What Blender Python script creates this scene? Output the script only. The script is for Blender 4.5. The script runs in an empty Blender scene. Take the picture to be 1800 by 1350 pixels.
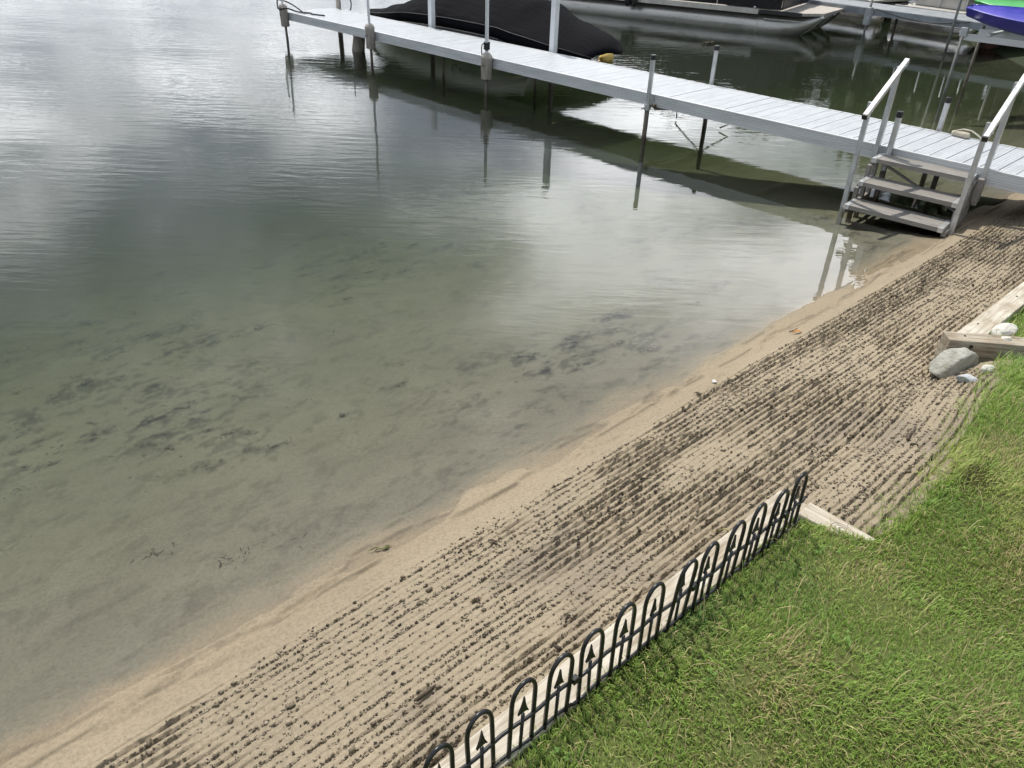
import bpy, math, random
import numpy as np
from mathutils import Matrix, Vector

R = math.radians
random.seed(7)
rng = np.random.default_rng(11)
SC = bpy.context.scene
COL = SC.collection

# ------------------------------------------------------------------ camera, sky, sun, exposure
CAM_H = 2.63
PITCH, ROLL, FPX = R(32.43), R(2.012), 1352.2
_f = Vector((0, math.cos(PITCH), -math.sin(PITCH)))
_r = Vector((1, 0, 0))
_u = Vector((0, math.sin(PITCH), math.cos(PITCH)))
_R = math.cos(ROLL) * _r + math.sin(ROLL) * _u
_U = -math.sin(ROLL) * _r + math.cos(ROLL) * _u
cam_data = bpy.data.cameras.new('camera')
cam = bpy.data.objects.new('camera', cam_data)
COL.objects.link(cam)
cam.matrix_world = Matrix(((_R.x, _U.x, -_f.x, 0), (_R.y, _U.y, -_f.y, 0), (_R.z, _U.z, -_f.z, CAM_H), (0, 0, 0, 1)))
cam_data.sensor_width = 36.0
cam_data.lens = 36.0 * FPX / 1800.0
cam_data.clip_start = 0.05
cam_data.clip_end = 3000
SC.camera = cam

SUN_DIR = Vector((-0.24, 0.50, 1.0)).normalized()
SUN_EL = math.asin(SUN_DIR.z)
SUN_AZ = math.atan2(SUN_DIR.x, SUN_DIR.y)          # clockwise from +Y
sun_d = bpy.data.lights.new('sun', 'SUN')
sun_d.energy = 4.6
sun_d.angle = R(0.6)
sun_d.color = (1.0, 0.95, 0.87)
sun = bpy.data.objects.new('sun', sun_d)
COL.objects.link(sun)
sun.rotation_euler = SUN_DIR.to_track_quat('Z', 'Y').to_euler()

world = bpy.data.worlds.new('World')
SC.world = world
world.use_nodes = True
wn, wl = world.node_tree.nodes, world.node_tree.links
for x in list(wn):
    wn.remove(x)


def N(nodes, kind, **kw):
    n = nodes.new(kind)
    for k, v in kw.items():
        if k in ('operation', 'data_type', 'blend_type', 'noise_dimensions', 'sky_type', 'wave_type', 'feature',
                 'vector_type', 'clamp', 'interpolation_type', 'bands_direction', 'attribute_name', 'distance'):
            setattr(n, k, v)
        else:
            n.inputs[k].default_value = v
    return n


def math_node(nodes, links, op, a, b=None, clamp=False):
    n = nodes.new('ShaderNodeMath')
    n.operation = op
    n.use_clamp = clamp
    for i, x in enumerate((a, b)):
        if x is None:
            continue
        if isinstance(x, (int, float)):
            n.inputs[i].default_value = x
        else:
            links.new(x, n.inputs[i])
    return n.outputs[0]


sky = N(wn, 'ShaderNodeTexSky', sky_type='NISHITA')
sky.sun_disc = False
sky.sun_elevation = SUN_EL
sky.sun_rotation = SUN_AZ
sky.air_density = 1.0
sky.dust_density = 0.6
sky.ozone_density = 1.2
tc = wn.new('ShaderNodeTexCoord')
sep = wn.new('ShaderNodeSeparateXYZ')
wl.new(tc.outputs['Generated'], sep.inputs[0])
zz = math_node(wn, wl, 'ADD', math_node(wn, wl, 'MAXIMUM', sep.outputs[2], 0.0), 0.16)
cx = math_node(wn, wl, 'DIVIDE', sep.outputs[0], zz)
cy = math_node(wn, wl, 'DIVIDE', sep.outputs[1], zz)
cmb = wn.new('ShaderNodeCombineXYZ')
wl.new(cx, cmb.inputs[0])
wl.new(cy, cmb.inputs[1])
cmb.inputs[2].default_value = 3.7
n1 = N(wn, 'ShaderNodeTexNoise', Scale=0.85, Detail=5.0, Roughness=0.58, Distortion=0.35)
wl.new(cmb.outputs[0], n1.inputs['Vector'])
# the cloud banks that the lake mirrors: direction (x, y, z), width, weight
BANKS = [((-0.39, 0.91, 0.17), 0.17, 0.25), ((-0.58, 0.79, 0.22), 0.15, 0.26), ((-0.22, 0.95, 0.21), 0.10, 0.28),
         ((-0.34, 0.88, 0.36), 0.12, -0.12), ((-0.14, 0.91, 0.38), 0.10, -0.12), ((0.06, 0.92, 0.37), 0.11, 0.38),
         ((0.21, 0.88, 0.42), 0.12, 0.36), ((0.10, 0.96, 0.27), 0.09, 0.26), ((0.40, 0.84, 0.37), 0.10, 0.55), ((0.22, 0.95, 0.22), 0.11, 0.24), ((-0.30, 0.80, 0.52), 0.20, -0.16), ((0.20, 0.83, 0.54), 0.14, -0.14)]
acc = n1.outputs['Fac']
for dv, wd, wt in BANKS:
    vd = Vector(dv).normalized()
    dp = wn.new('ShaderNodeVectorMath')
    dp.operation = 'DISTANCE'
    wl.new(tc.outputs['Generated'], dp.inputs[0])
    dp.inputs[1].default_value = vd
    q = math_node(wn, wl, 'DIVIDE', dp.outputs['Value'], wd)
    q = math_node(wn, wl, 'MULTIPLY', math_node(wn, wl, 'MULTIPLY', q, q), -1.0)
    g = math_node(wn, wl, 'MULTIPLY', math_node(wn, wl, 'EXPONENT', q), wt)
    acc = math_node(wn, wl, 'ADD', acc, g)
cov = wn.new('ShaderNodeMapRange')
cov.interpolation_type = 'SMOOTHSTEP'
cov.inputs['From Min'].default_value = 0.08
cov.inputs['From Max'].default_value = 0.40
wl.new(acc, cov.inputs['Value'])
n2 = N(wn, 'ShaderNodeTexNoise', Scale=3.6, Detail=5.0, Roughness=0.60)
wl.new(cmb.outputs[0], n2.inputs['Vector'])
acc2 = math_node(wn, wl, 'ADD', acc, math_node(wn, wl, 'MULTIPLY', math_node(wn, wl, 'SUBTRACT', n2.outputs['Fac'], 0.5), 0.75))
cr = wn.new('ShaderNodeValToRGB')
cr.color_ramp.elements[0].position = 0.38
cr.color_ramp.elements[0].color = (4.0, 4.7, 5.5, 1)
cr.color_ramp.elements[1].position = 0.98
cr.color_ramp.elements[1].color = (36.0, 36.5, 37.5, 1)
for p_, c_ in ((0.56, (6.8, 7.6, 8.8)), (0.70, (14.5, 15.0, 15.8))):
    e_ = cr.color_ramp.elements.new(p_)
    e_.color = (*c_, 1)
wl.new(acc2, cr.inputs[0])
mx = wn.new('ShaderNodeMixRGB')
wl.new(cov.outputs[0], mx.inputs[0])
wl.new(sky.outputs[0], mx.inputs[1])
wl.new(cr.outputs[0], mx.inputs[2])
bg = wn.new('ShaderNodeBackground')
bg.inputs['Strength'].default_value = 0.10
wl.new(mx.outputs[0], bg.inputs[0])
world.cycles.sampling_method = 'MANUAL'
world.cycles.sample_map_resolution = 512
wo = wn.new('ShaderNodeOutputWorld')
wl.new(bg.outputs[0], wo.inputs[0])

SC.view_settings.view_transform = 'Standard'
SC.view_settings.look = 'None'
SC.view_settings.exposure = 0.0
SC.view_settings.gamma = 1.0
SC.view_settings.use_curve_mapping = False
SC.render.engine = 'CYCLES'
SC.cycles.use_denoising = True
SC.cycles.use_light_tree = False
SC.cycles.max_bounces = 6
SC.cycles.diffuse_bounces = 2
SC.cycles.glossy_bounces = 3
SC.cycles.use_adaptive_sampling = True
SC.cycles.adaptive_threshold = 0.025
SC.cycles.transparent_max_bounces = 24
SC.cycles.volume_bounces = 1
SC.cycles.caustics_reflective = False
SC.cycles.caustics_refractive = False
SC.cycles.sample_clamp_indirect = 6.0


# ------------------------------------------------------------------ helpers: materials
def new_mat(name):
    m = bpy.data.materials.new(name)
    m.use_nodes = True
    nd, lk = m.node_tree.nodes, m.node_tree.links
    for x in list(nd):
        nd.remove(x)
    out = nd.new('ShaderNodeOutputMaterial')
    return m, nd, lk, out


def pmat(name, base, rough=0.6, metal=0.0, var=0.15, scale=6.0, bump=0.1, bscale=40.0, dist=0.004, second=None,
         stretch=(1, 1, 1), spec=0.5, rvar=0.15):
    """a procedural surface: base colour broken by two noises, uneven gloss and fine relief"""
    m, nd, lk, out = new_mat(name)
    b = nd.new('ShaderNodeBsdfPrincipled')
    lk.new(b.outputs[0], out.inputs[0])
    t = nd.new('ShaderNodeTexCoord')
    mp = nd.new('ShaderNodeMapping')
    mp.inputs['Scale'].default_value = stretch
    lk.new(t.outputs['Object'], mp.inputs[0])
    oi = nd.new('ShaderNodeObjectInfo')
    off = nd.new('ShaderNodeVectorMath')
    off.operation = 'SCALE'
    cb = nd.new('ShaderNodeCombineXYZ')
    for i in range(3):
        lk.new(oi.outputs['Random'], cb.inputs[i])
    lk.new(cb.outputs[0], off.inputs[0])
    off.inputs['Scale'].default_value = 37.0
    lk.new(off.outputs[0], mp.inputs['Location'])
    na = N(nd, 'ShaderNodeTexNoise', Scale=scale, Detail=6.0, Roughness=0.6)
    lk.new(mp.outputs[0], na.inputs['Vector'])
    cr_ = nd.new('ShaderNodeValToRGB')
    c2 = second if second else tuple(max(0.0, c * (1 - 2.2 * var)) for c in base)
    cr_.color_ramp.elements[0].position = 0.32
    cr_.color_ramp.elements[0].color = (*c2, 1)
    cr_.color_ramp.elements[1].position = 0.62
    cr_.color_ramp.elements[1].color = (*base, 1)
    lk.new(na.outputs['Fac'], cr_.inputs[0])
    lk.new(cr_.outputs[0], b.inputs['Base Color'])
    b.inputs['Metallic'].default_value = metal
    b.inputs['Specular IOR Level'].default_value = spec
    mr = nd.new('ShaderNodeMapRange')
    mr.inputs['To Min'].default_value = max(0.02, rough - rvar)
    mr.inputs['To Max'].default_value = min(1.0, rough + rvar)
    lk.new(na.outputs['Fac'], mr.inputs['Value'])
    lk.new(mr.outputs[0], b.inputs['Roughness'])
    if bump > 0:
        nb = N(nd, 'ShaderNodeTexNoise', Scale=bscale, Detail=5.0, Roughness=0.6)
        lk.new(mp.outputs[0], nb.inputs['Vector'])
        bp = nd.new('ShaderNodeBump')
        bp.inputs['Strength'].default_value = bump
        bp.inputs['Distance'].default_value = dist
        lk.new(nb.outputs['Fac'], bp.inputs['Height'])
        lk.new(bp.outputs[0], b.inputs['Normal'])
    return m


def attr_mat(name, rough=0.8, grain=0.25, gscale=350.0, bump=0.3, dist=0.002, translucent=0.0, spec=0.3, rattr=False, speck=0.0):
    """colour from the mesh's own 'Col' attribute, with fine grain"""
    m, nd, lk, out = new_mat(name)
    b = nd.new('ShaderNodeBsdfPrincipled')
    a = N(nd, 'ShaderNodeAttribute', attribute_name='Col')
    b.inputs['Roughness'].default_value = rough
    b.inputs['Specular IOR Level'].default_value = spec
    col = a.outputs['Color']
    if grain > 0:
        t = nd.new('ShaderNodeTexCoord')
        na = N(nd, 'ShaderNodeTexNoise', Scale=gscale, Detail=3.0, Roughness=0.7)
        lk.new(t.outputs['Object'], na.inputs['Vector'])
        mr = nd.new('ShaderNodeMapRange')
        mr.inputs['To Min'].default_value = 1 - grain
        mr.inputs['To Max'].default_value = 1 + grain
        mr.inputs['From Min'].default_value = 0.25
        mr.inputs['From Max'].default_value = 0.75
        lk.new(na.outputs['Fac'], mr.inputs['Value'])
        ms = nd.new('ShaderNodeVectorMath')
        ms.operation = 'SCALE'
        lk.new(col, ms.inputs[0])
        lk.new(mr.outputs[0], ms.inputs['Scale'])
        col = ms.outputs[0]
        if speck > 0:
            nb_ = N(nd, 'ShaderNodeTexNoise', Scale=62.0, Detail=4.0, Roughness=0.72)
            lk.new(t.outputs['Object'], nb_.inputs['Vector'])
            mr2 = nd.new('ShaderNodeMapRange')
            mr2.inputs['From Min'].default_value = 0.34
            mr2.inputs['From Max'].default_value = 0.60
            mr2.inputs['To Min'].default_value = 1 - speck
            mr2.inputs['To Max'].default_value = 1 + speck * 0.35
            lk.new(nb_.outputs['Fac'], mr2.inputs['Value'])
            m2_ = nd.new('ShaderNodeVectorMath')
            m2_.operation = 'SCALE'
            lk.new(col, m2_.inputs[0])
            lk.new(mr2.outputs[0], m2_.inputs['Scale'])
            col = m2_.outputs[0]
        if bump > 0:
            bp = nd.new('ShaderNodeBump')
            bp.inputs['Strength'].default_value = bump
            bp.inputs['Distance'].default_value = dist
            lk.new(na.outputs['Fac'], bp.inputs['Height'])
            lk.new(bp.outputs[0], b.inputs['Normal'])
    lk.new(col, b.inputs['Base Color'])
    if rattr:
        lk.new(a.outputs['Alpha'], b.inputs['Roughness'])
    sh = b.outputs[0]
    if translucent > 0:
        tr = nd.new('ShaderNodeBsdfTranslucent')
        lk.new(col, tr.inputs['Color'])
        mxs = nd.new('ShaderNodeMixShader')
        mxs.inputs[0].default_value = translucent
        lk.new(b.outputs[0], mxs.inputs[1])
        lk.new(tr.outputs[0], mxs.inputs[2])
        sh = mxs.outputs[0]
    lk.new(sh, out.inputs[0])
    return m


def wood_mat(name, pale, dark, scale=3.0):
    """bleached timber: long grain along local X, knots, grey weathering"""
    m, nd, lk, out = new_mat(name)
    b = nd.new('ShaderNodeBsdfPrincipled')
    lk.new(b.outputs[0], out.inputs[0])
    t = nd.new('ShaderNodeTexCoord')
    mp = nd.new('ShaderNodeMapping')
    mp.inputs['Scale'].default_value = (1.2, 16, 16)
    lk.new(t.outputs['Object'], mp.inputs[0])
    n_a = N(nd, 'ShaderNodeTexNoise', Scale=scale, Detail=8.0, Roughness=0.65, Distortion=0.6)
    lk.new(mp.outputs[0], n_a.inputs['Vector'])
    cr_ = nd.new('ShaderNodeValToRGB')
    cr_.color_ramp.elements[0].position = 0.38
    cr_.color_ramp.elements[0].color = (*dark, 1)
    cr_.color_ramp.elements[1].position = 0.58
    cr_.color_ramp.elements[1].color = (*pale, 1)
    lk.new(n_a.outputs['Fac'], cr_.inputs[0])
    n_b = N(nd, 'ShaderNodeTexNoise', Scale=5.0, Detail=4.0)
    lk.new(t.outputs['Object'], n_b.inputs['Vector'])
    mxx = nd.new('ShaderNodeMixRGB')
    mxx.blend_type = 'MULTIPLY'
    cr2 = nd.new('ShaderNodeValToRGB')
    cr2.color_ramp.elements[0].position = 0.35
    cr2.color_ramp.elements[0].color = (0.72, 0.66, 0.58, 1)
    cr2.color_ramp.elements[1].position = 0.6
    cr2.color_ramp.elements[1].color = (1, 1, 1, 1)
    lk.new(n_b.outputs['Fac'], cr2.inputs[0])
    mxx.inputs[0].default_value = 0.8
    lk.new(cr_.outputs[0], mxx.inputs[1])
    lk.new(cr2.outputs[0], mxx.inputs[2])
    lk.new(mxx.outputs[0], b.inputs['Base Color'])
    b.inputs['Roughness'].default_value = 0.8
    bp = nd.new('ShaderNodeBump')
    bp.inputs['Strength'].default_value = 0.5
    bp.inputs['Distance'].default_value = 0.004
    lk.new(n_a.outputs['Fac'], bp.inputs['Height'])
    lk.new(bp.outputs[0], b.inputs['Normal'])
    return m


M = {}
M['vinyl'] = pmat('white_deck_board', (0.51, 0.53, 0.555), 0.42, 0, 0.10, 3.0, 0.25, 60, 0.003, second=(0.42, 0.435, 0.455), stretch=(7, 1, 1))
M['alu_side'] = pmat('grey_aluminium_side', (0.62, 0.63, 0.63), 0.42, 0.15, 0.08, 3, 0.1, 80, 0.002, stretch=(0.6, 4, 4))
M['alu'] = pmat('aluminium_tube', (0.55, 0.56, 0.57), 0.36, 0.65, 0.12, 9, 0.15, 60, 0.002)
M['alu_white'] = pmat('white_coated_metal', (0.72, 0.73, 0.74), 0.4, 0.0, 0.05, 7, 0.05, 60, 0.002)
M['rail'] = pmat('brushed_rail_metal', (0.66, 0.66, 0.65), 0.34, 0.55, 0.10, 14, 0.12, 90, 0.002)
M['stain'] = pmat('stained_post_metal', (0.17, 0.145, 0.12), 0.7, 0.2, 0.22, 14, 0.3, 50, 0.004, second=(0.085, 0.07, 0.055))
M['tread'] = pmat('weathered_grey_tread', (0.28, 0.26, 0.235), 0.6, 0.15, 0.14, 5, 0.3, 70, 0.003, second=(0.20, 0.185, 0.168), stretch=(1, 5, 5))
M['dull_deck'] = pmat('dull_grey_deck', (0.30, 0.32, 0.34), 0.6, 0.0, 0.15, 4, 0.2, 50)
M['post_grey'] = pmat('dull_grey_post', (0.22, 0.22, 0.21), 0.6, 0.3, 0.2, 9, 0.2, 50)
M['black_plastic'] = pmat('black_plastic', (0.012, 0.012, 0.014), 0.38, 0, 0.2, 20, 0.15, 120, 0.001)
M['black_rubber'] = pmat('black_rubber', (0.02, 0.02, 0.022), 0.65, 0, 0.2, 20, 0.25, 120, 0.002)
M['sleeve'] = pmat('beige_post_sleeve', (0.46, 0.42, 0.37), 0.7, 0, 0.2, 8, 0.35, 30, 0.006, second=(0.29, 0.255, 0.22), stretch=(3, 3, 0.6))
M['sleeve_grey'] = pmat('grey_post_sleeve', (0.46, 0.48, 0.48), 0.6, 0, 0.12, 8, 0.2, 30, 0.004)
M['cover'] = pmat('black_boat_cover', (0.0085, 0.0085, 0.0105), 0.85, 0, 0.15, 2.0, 0.6, 5.0, 0.05, stretch=(0.5, 2, 2), spec=0.04)
M['hull'] = pmat('cream_boat_hull', (0.82, 0.79, 0.70), 0.22, 0, 0.08, 3, 0.0)
M['hull_dark'] = pmat('dark_hull_stripe', (0.03, 0.03, 0.03), 0.3, 0, 0.1, 3, 0.0)
M['tubes'] = pmat('pontoon_aluminium', (0.46, 0.445, 0.41), 0.30, 0.7, 0.12, 2.5, 0.12, 30, 0.004, stretch=(0.4, 3, 3))
M['tubes2'] = pmat('polished_pontoon_aluminium', (0.86, 0.81, 0.77), 0.22, 0.9, 0.08, 2.5, 0.15, 20, 0.004)
M['black_panel'] = pmat('black_gloss_panel', (0.008, 0.008, 0.010), 0.3, 0, 0.1, 3, 0.03, 30, 0.002)
M['carpet'] = pmat('pale_deck_vinyl', (0.46, 0.42, 0.37), 0.8, 0, 0.1, 12, 0.3, 150, 0.002)
M['white_strip'] = pmat('pale_metal_trim', (0.62, 0.59, 0.54), 0.4, 0.4, 0.07, 4, 0.05, 30)
M['kayak_blue'] = pmat('violet_blue_kayak_plastic', (0.075, 0.055, 0.42), 0.32, 0, 0.1, 1.5, 0.08, 30, 0.003, second=(0.02, 0.03, 0.30))
M['kayak_green'] = pmat('green_kayak_plastic', (0.10, 0.42, 0.13), 0.35, 0, 0.1, 1.5, 0.08, 30, 0.003)
M['jug'] = pmat('yellow_float_plastic', (0.86, 0.60, 0.16), 0.45, 0, 0.12, 10, 0.15, 40, 0.004)
M['jug_white'] = pmat('white_float_plastic', (0.78, 0.74, 0.66), 0.45, 0, 0.06, 10, 0.15, 40, 0.004)
M['cream'] = pmat('cream_foam', (0.55, 0.49, 0.38), 0.85, 0, 0.15, 25, 0.5, 80, 0.004)
M['cord'] = pmat('pale_cord', (0.58, 0.54, 0.45), 0.8, 0, 0.1, 60, 0.4, 300, 0.002)
M['brick'] = pmat('red_block', (0.17, 0.075, 0.055), 0.85, 0, 0.25, 9, 0.5, 40, 0.006, second=(0.09, 0.045, 0.035))
M['mortar'] = pmat('grey_mortar', (0.16, 0.14, 0.125), 0.9, 0, 0.2, 20, 0.4, 60, 0.004)
M['dark_post'] = pmat('dark_timber_post', (0.035, 0.02, 0.016), 0.8, 0, 0.2, 9, 0.4, 40)
M['fence'] = pmat('black_fence_plastic', (0.012, 0.012, 0.013), 0.33, 0, 0.15, 30, 0.12, 150, 0.001)
M['timber'] = wood_mat('bleached_timber', (0.54, 0.50, 0.42), (0.34, 0.29, 0.22))
M['timber_grey'] = wood_mat('weathered_timber', (0.40, 0.355, 0.28), (0.20, 0.155, 0.105))
M['rock'] = pmat('grey_fieldstone', (0.42, 0.41, 0.36), 0.85, 0, 0.22, 9, 0.9, 28, 0.02, second=(0.22, 0.21, 0.16))
M['rock_blue'] = pmat('pale_blue_grey_stone', (0.44, 0.46, 0.47), 0.8, 0, 0.15, 20, 0.6, 50, 0.008)
M['rock_white'] = pmat('white_limestone', (0.66, 0.63, 0.56), 0.85, 0, 0.14, 14, 0.8, 40, 0.012)
M['twig'] = pmat('dead_twig', (0.10, 0.075, 0.05), 0.85, 0, 0.25, 30, 0.5, 120, 0.003)
M['straw'] = pmat('dry_stem', (0.36, 0.31, 0.13), 0.8, 0, 0.2, 30, 0.3, 120, 0.002)
M['leaf_orange'] = pmat('orange_leaf', (0.62, 0.30, 0.10), 0.7, 0, 0.15, 40, 0.3, 120, 0.002)
M['sprig'] = pmat('green_water_sprig', (0.16, 0.17, 0.05), 0.6, 0, 0.3, 40, 0.2, 120, 0.002)
M['scrap'] = pmat('white_scrap', (0.75, 0.74, 0.70), 0.7, 0, 0.08, 40, 0.3, 120, 0.002)
M['bark'] = pmat('bark', (0.09, 0.07, 0.05), 0.9, 0, 0.3, 6, 0.8, 20, 0.03)
M['leaves'] = pmat('tree_leaves', (0.05, 0.085, 0.022), 0.6, 0, 0.35, 1.2, 0.0)
M['leaves_b'] = pmat('dark_tree_leaves', (0.03, 0.055, 0.018), 0.6, 0, 0.35, 1.2, 0.0)
M['letters'] = pmat('dark_hull_lettering', (0.035, 0.04, 0.05), 0.4, 0, 0.1, 10, 0)
M['letters_faint'] = pmat('grey_panel_lettering', (0.09, 0.09, 0.09), 0.4, 0, 0.1, 10, 0)
M['bank'] = pmat('far_bank_turf', (0.05, 0.075, 0.025), 0.95, 0, 0.3, 0.6, 0.5, 3, 0.05)
M['screw'] = pmat('dark_screw', (0.02, 0.02, 0.02), 0.5, 0.3, 0.1, 30, 0)
M['shell'] = pmat('white_shell', (0.8, 0.76, 0.68), 0.5, 0, 0.1, 40, 0)


# ------------------------------------------------------------------ helpers: meshes
class MB:
    def __init__(self):
        self.v, self.f, self.n = [], [], 0

    def add(self, verts, faces):
        self.v.extend([tuple(p) for p in verts])
        self.f.extend([tuple(i + self.n for i in q) for q in faces])
        self.n += len(verts)

    def hexa(self, p):
        self.add(p, [(0, 3, 2, 1), (4, 5, 6, 7), (0, 1, 5, 4), (1, 2, 6, 5), (2, 3, 7, 6), (3, 0, 4, 7)])

    def box(self, x0, x1, y0, y1, z0, z1):
        self.hexa([(x0, y0, z0), (x1, y0, z0), (x1, y1, z0), (x0, y1, z0), (x0, y0, z1), (x1, y0, z1), (x1, y1, z1), (x0, y1, z1)])
        return self

    def beam(self, a, b, w, h, up=(0, 0, 1)):
        """square bar from a to b, w wide and h deep along up"""
        a, b, up = Vector(a), Vector(b), Vector(up)
        dd = (b - a).normalized()
        sx = dd.cross(up).normalized() * (w / 2)
        sy = sx.cross(dd).normalized() * (h / 2)
        self.hexa([a - sx - sy, a + sx - sy, a + sx + sy, a - sx + sy, b - sx - sy, b + sx - sy, b + sx + sy, b - sx + sy])
        return self

    def tube(self, pts, r, seg=8, cap=True):
        pts = [Vector(p) for p in pts]
        k = len(pts)
        rs = r if isinstance(r, (list, tuple)) else [r] * k
        vs, fs = [], []
        ref = Vector((0.0137, 0.31, 0.95))
        t0 = (pts[1] - pts[0]).normalized()
        if abs(t0.dot(ref)) > 0.9:
            ref = Vector((1, 0.1, 0))
        nx = t0.cross(ref).normalized()
        for i, p in enumerate(pts):
            t = (pts[min(i + 1, k - 1)] - pts[max(i - 1, 0)]).normalized()
            nx = (nx - t * nx.dot(t)).normalized()
            ny = t.cross(nx)
            for j in range(seg):
                a = 2 * math.pi * j / seg
                vs.append(p + (nx * math.cos(a) + ny * math.sin(a)) * rs[i])
        for i in range(k - 1):
            for j in range(seg):
                j2 = (j + 1) % seg
                fs.append((i * seg + j, i * seg + j2, (i + 1) * seg + j2, (i + 1) * seg + j))
        if cap:
            fs.append(tuple(reversed(range(seg))))
            fs.append(tuple(range((k - 1) * seg, k * seg)))
        self.add(vs, fs)
        return self

    def prism(self, poly, axis, a0, a1):
        """closed 2-D outline pushed along an axis: 'x' takes (y, z), 'y' takes (x, z), 'z' takes (x, y)"""
        def P(q, a):
            return {'x': (a, q[0], q[1]), 'y': (q[0], a, q[1]), 'z': (q[0], q[1], a)}[axis]
        k = len(poly)
        vs = [P(q, a0) for q in poly] + [P(q, a1) for q in poly]
        fs = [(i, (i + 1) % k, k + (i + 1) % k, k + i) for i in range(k)]
        fs += [tuple(reversed(range(k))), tuple(range(k, 2 * k))]
        self.add(vs, fs)
        return self

    def loft(self, rings, closed=True, cap=True):
        k = len(rings[0])
        vs = [p for r_ in rings for p in r_]
        fs = []
        for i in range(len(rings) - 1):
            for j in range(k if closed else k - 1):
                j2 = (j + 1) % k
                fs.append((i * k + j, i * k + j2, (i + 1) * k + j2, (i + 1) * k + j))
        if cap and closed:
            fs.append(tuple(reversed(range(k))))
            fs.append(tuple(range((len(rings) - 1) * k, len(rings) * k)))
        self.add(vs, fs)
        return self

    def mesh(self, name, mat, smooth=False):
        me = bpy.data.meshes.new(name)
        me.from_pydata([tuple(p) for p in self.v], [], self.f)
        me.materials.append(mat)
        if smooth:
            me.polygons.foreach_set('use_smooth', [True] * len(me.polygons))
        me.update()
        import bmesh
        bm = bmesh.new()
        bm.from_mesh(me)
        bmesh.ops.recalc_face_normals(bm, faces=bm.faces)
        bm.to_mesh(me)
        bm.free()
        return me

    def build(self, name, mat, parent=None, smooth=False, bevel=0.0, loc=None):
        return link(name, self.mesh(name, mat, smooth), parent, bevel, loc)


def link(name, me, parent=None, bevel=0.0, loc=None, rot=None):
    o = bpy.data.objects.new(name, me)
    COL.objects.link(o)
    if parent is not None:
        o.parent = parent
    if loc is not None:
        o.location = loc
    if rot is not None:
        o.rotation_euler = rot
    if bevel > 0:
        b = o.modifiers.new('bevel', 'BEVEL')
        b.width = bevel
        b.segments = 2
        b.limit_method = 'ANGLE'
        b.angle_limit = R(40)
    return o


def smooth_angle(o, deg=40):
    me = o.data
    me.polygons.foreach_set('use_smooth', [True] * len(me.polygons))
    me.set_sharp_from_angle(angle=R(deg))
    return o


def tag(o, label=None, cat=None, group=None, kind=None):
    for k, v in (('label', label), ('category', cat), ('group', group), ('kind', kind)):
        if v:
            o[k] = v
    return o


def thing(name, label, cat, loc=(0, 0, 0), rz=0.0, group=None):
    o = bpy.data.objects.new(name, None)
    COL.objects.link(o)
    o.empty_display_size = 0.1
    o.location = loc
    o.rotation_euler = (0, 0, rz)
    return tag(o, label, cat, group)


def np_mesh(name, verts, faces, mat, cols=None, smooth=False):
    """big mesh from numpy arrays; faces (k, 3 or 4), cols per vertex RGBA"""
    me = bpy.data.meshes.new(name)
    nv, nf, fk = len(verts), len(faces), faces.shape[1]
    me.vertices.add(nv)
    me.vertices.foreach_set('co', np.ascontiguousarray(verts, dtype=np.float32).ravel())
    me.loops.add(nf * fk)
    me.loops.foreach_set('vertex_index', np.ascontiguousarray(faces, dtype=np.int32).ravel())
    me.polygons.add(nf)
    me.polygons.foreach_set('loop_start', np.arange(0, nf * fk, fk, dtype=np.int32))
    me.polygons.foreach_set('loop_total', np.full(nf, fk, dtype=np.int32))
    if smooth:
        me.polygons.foreach_set('use_smooth', np.ones(nf, dtype=bool))
    if cols is not None:
        ca = me.color_attributes.new('Col', 'FLOAT_COLOR', 'POINT')
        ca.data.foreach_set('color', np.ascontiguousarray(cols, dtype=np.float32).ravel())
    me.update(calc_edges=True)
    me.validate()
    me.materials.append(mat)
    return me


_perm = rng.permutation(512)
_tab = rng.random(512)


def vnoise(x, y, seed=0):
    xi, yi = np.floor(x).astype(int), np.floor(y).astype(int)
    xf, yf = x - xi, y - yi
    xf, yf = xf * xf * (3 - 2 * xf), yf * yf * (3 - 2 * yf)

    def h(a, b):
        return _tab[(_perm[(_perm[(a + seed * 57) & 511] + b) & 511])]
    return (h(xi, yi) * (1 - xf) + h(xi + 1, yi) * xf) * (1 - yf) + (h(xi, yi + 1) * (1 - xf) + h(xi + 1, yi + 1) * xf) * yf


def fbm(x, y, seed=0, octv=4):
    a, s, t = 0.5, 0.0, 0.0
    for i in range(octv):
        s = s + a * vnoise(x * 2 ** i, y * 2 ** i, seed + i)
        t += a
        a *= 0.55
    return s / t


def sstep(a, b, x):
    t = np.clip((x - a) / (b - a), 0, 1)
    return t * t * (3 - 2 * t)


# ------------------------------------------------------------------ the shore frame: s runs along the shore, v from the water's edge inland
SU = np.array([0.723, 0.691])
SU = SU / np.linalg.norm(SU)
SM = np.array([SU[1], -SU[0]])
V0 = -2.30


def shore(s, v):
    """(s, v) in metres to world x, y"""
    return s * SU[0] + (v + V0) * SM[0], s * SU[1] + (v + V0) * SM[1]


def to_sv(x, y):
    return x * SU[0] + y * SU[1], x * SM[0] + y * SM[1] - V0


SHORE_ROT = math.atan2(SU[1], SU[0])


def lawn_edge(s):
    return np.interp(s, [-50, 2.55, 2.66, 2.92, 3.44, 4.03, 4.48, 4.70, 4.84, 4.90, 200],
                     [1.375, 1.375, 1.56, 1.585, 1.56, 1.50, 1.45, 1.44, 1.44, 1.295, 1.295])


RAKE_P = 0.039


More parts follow.
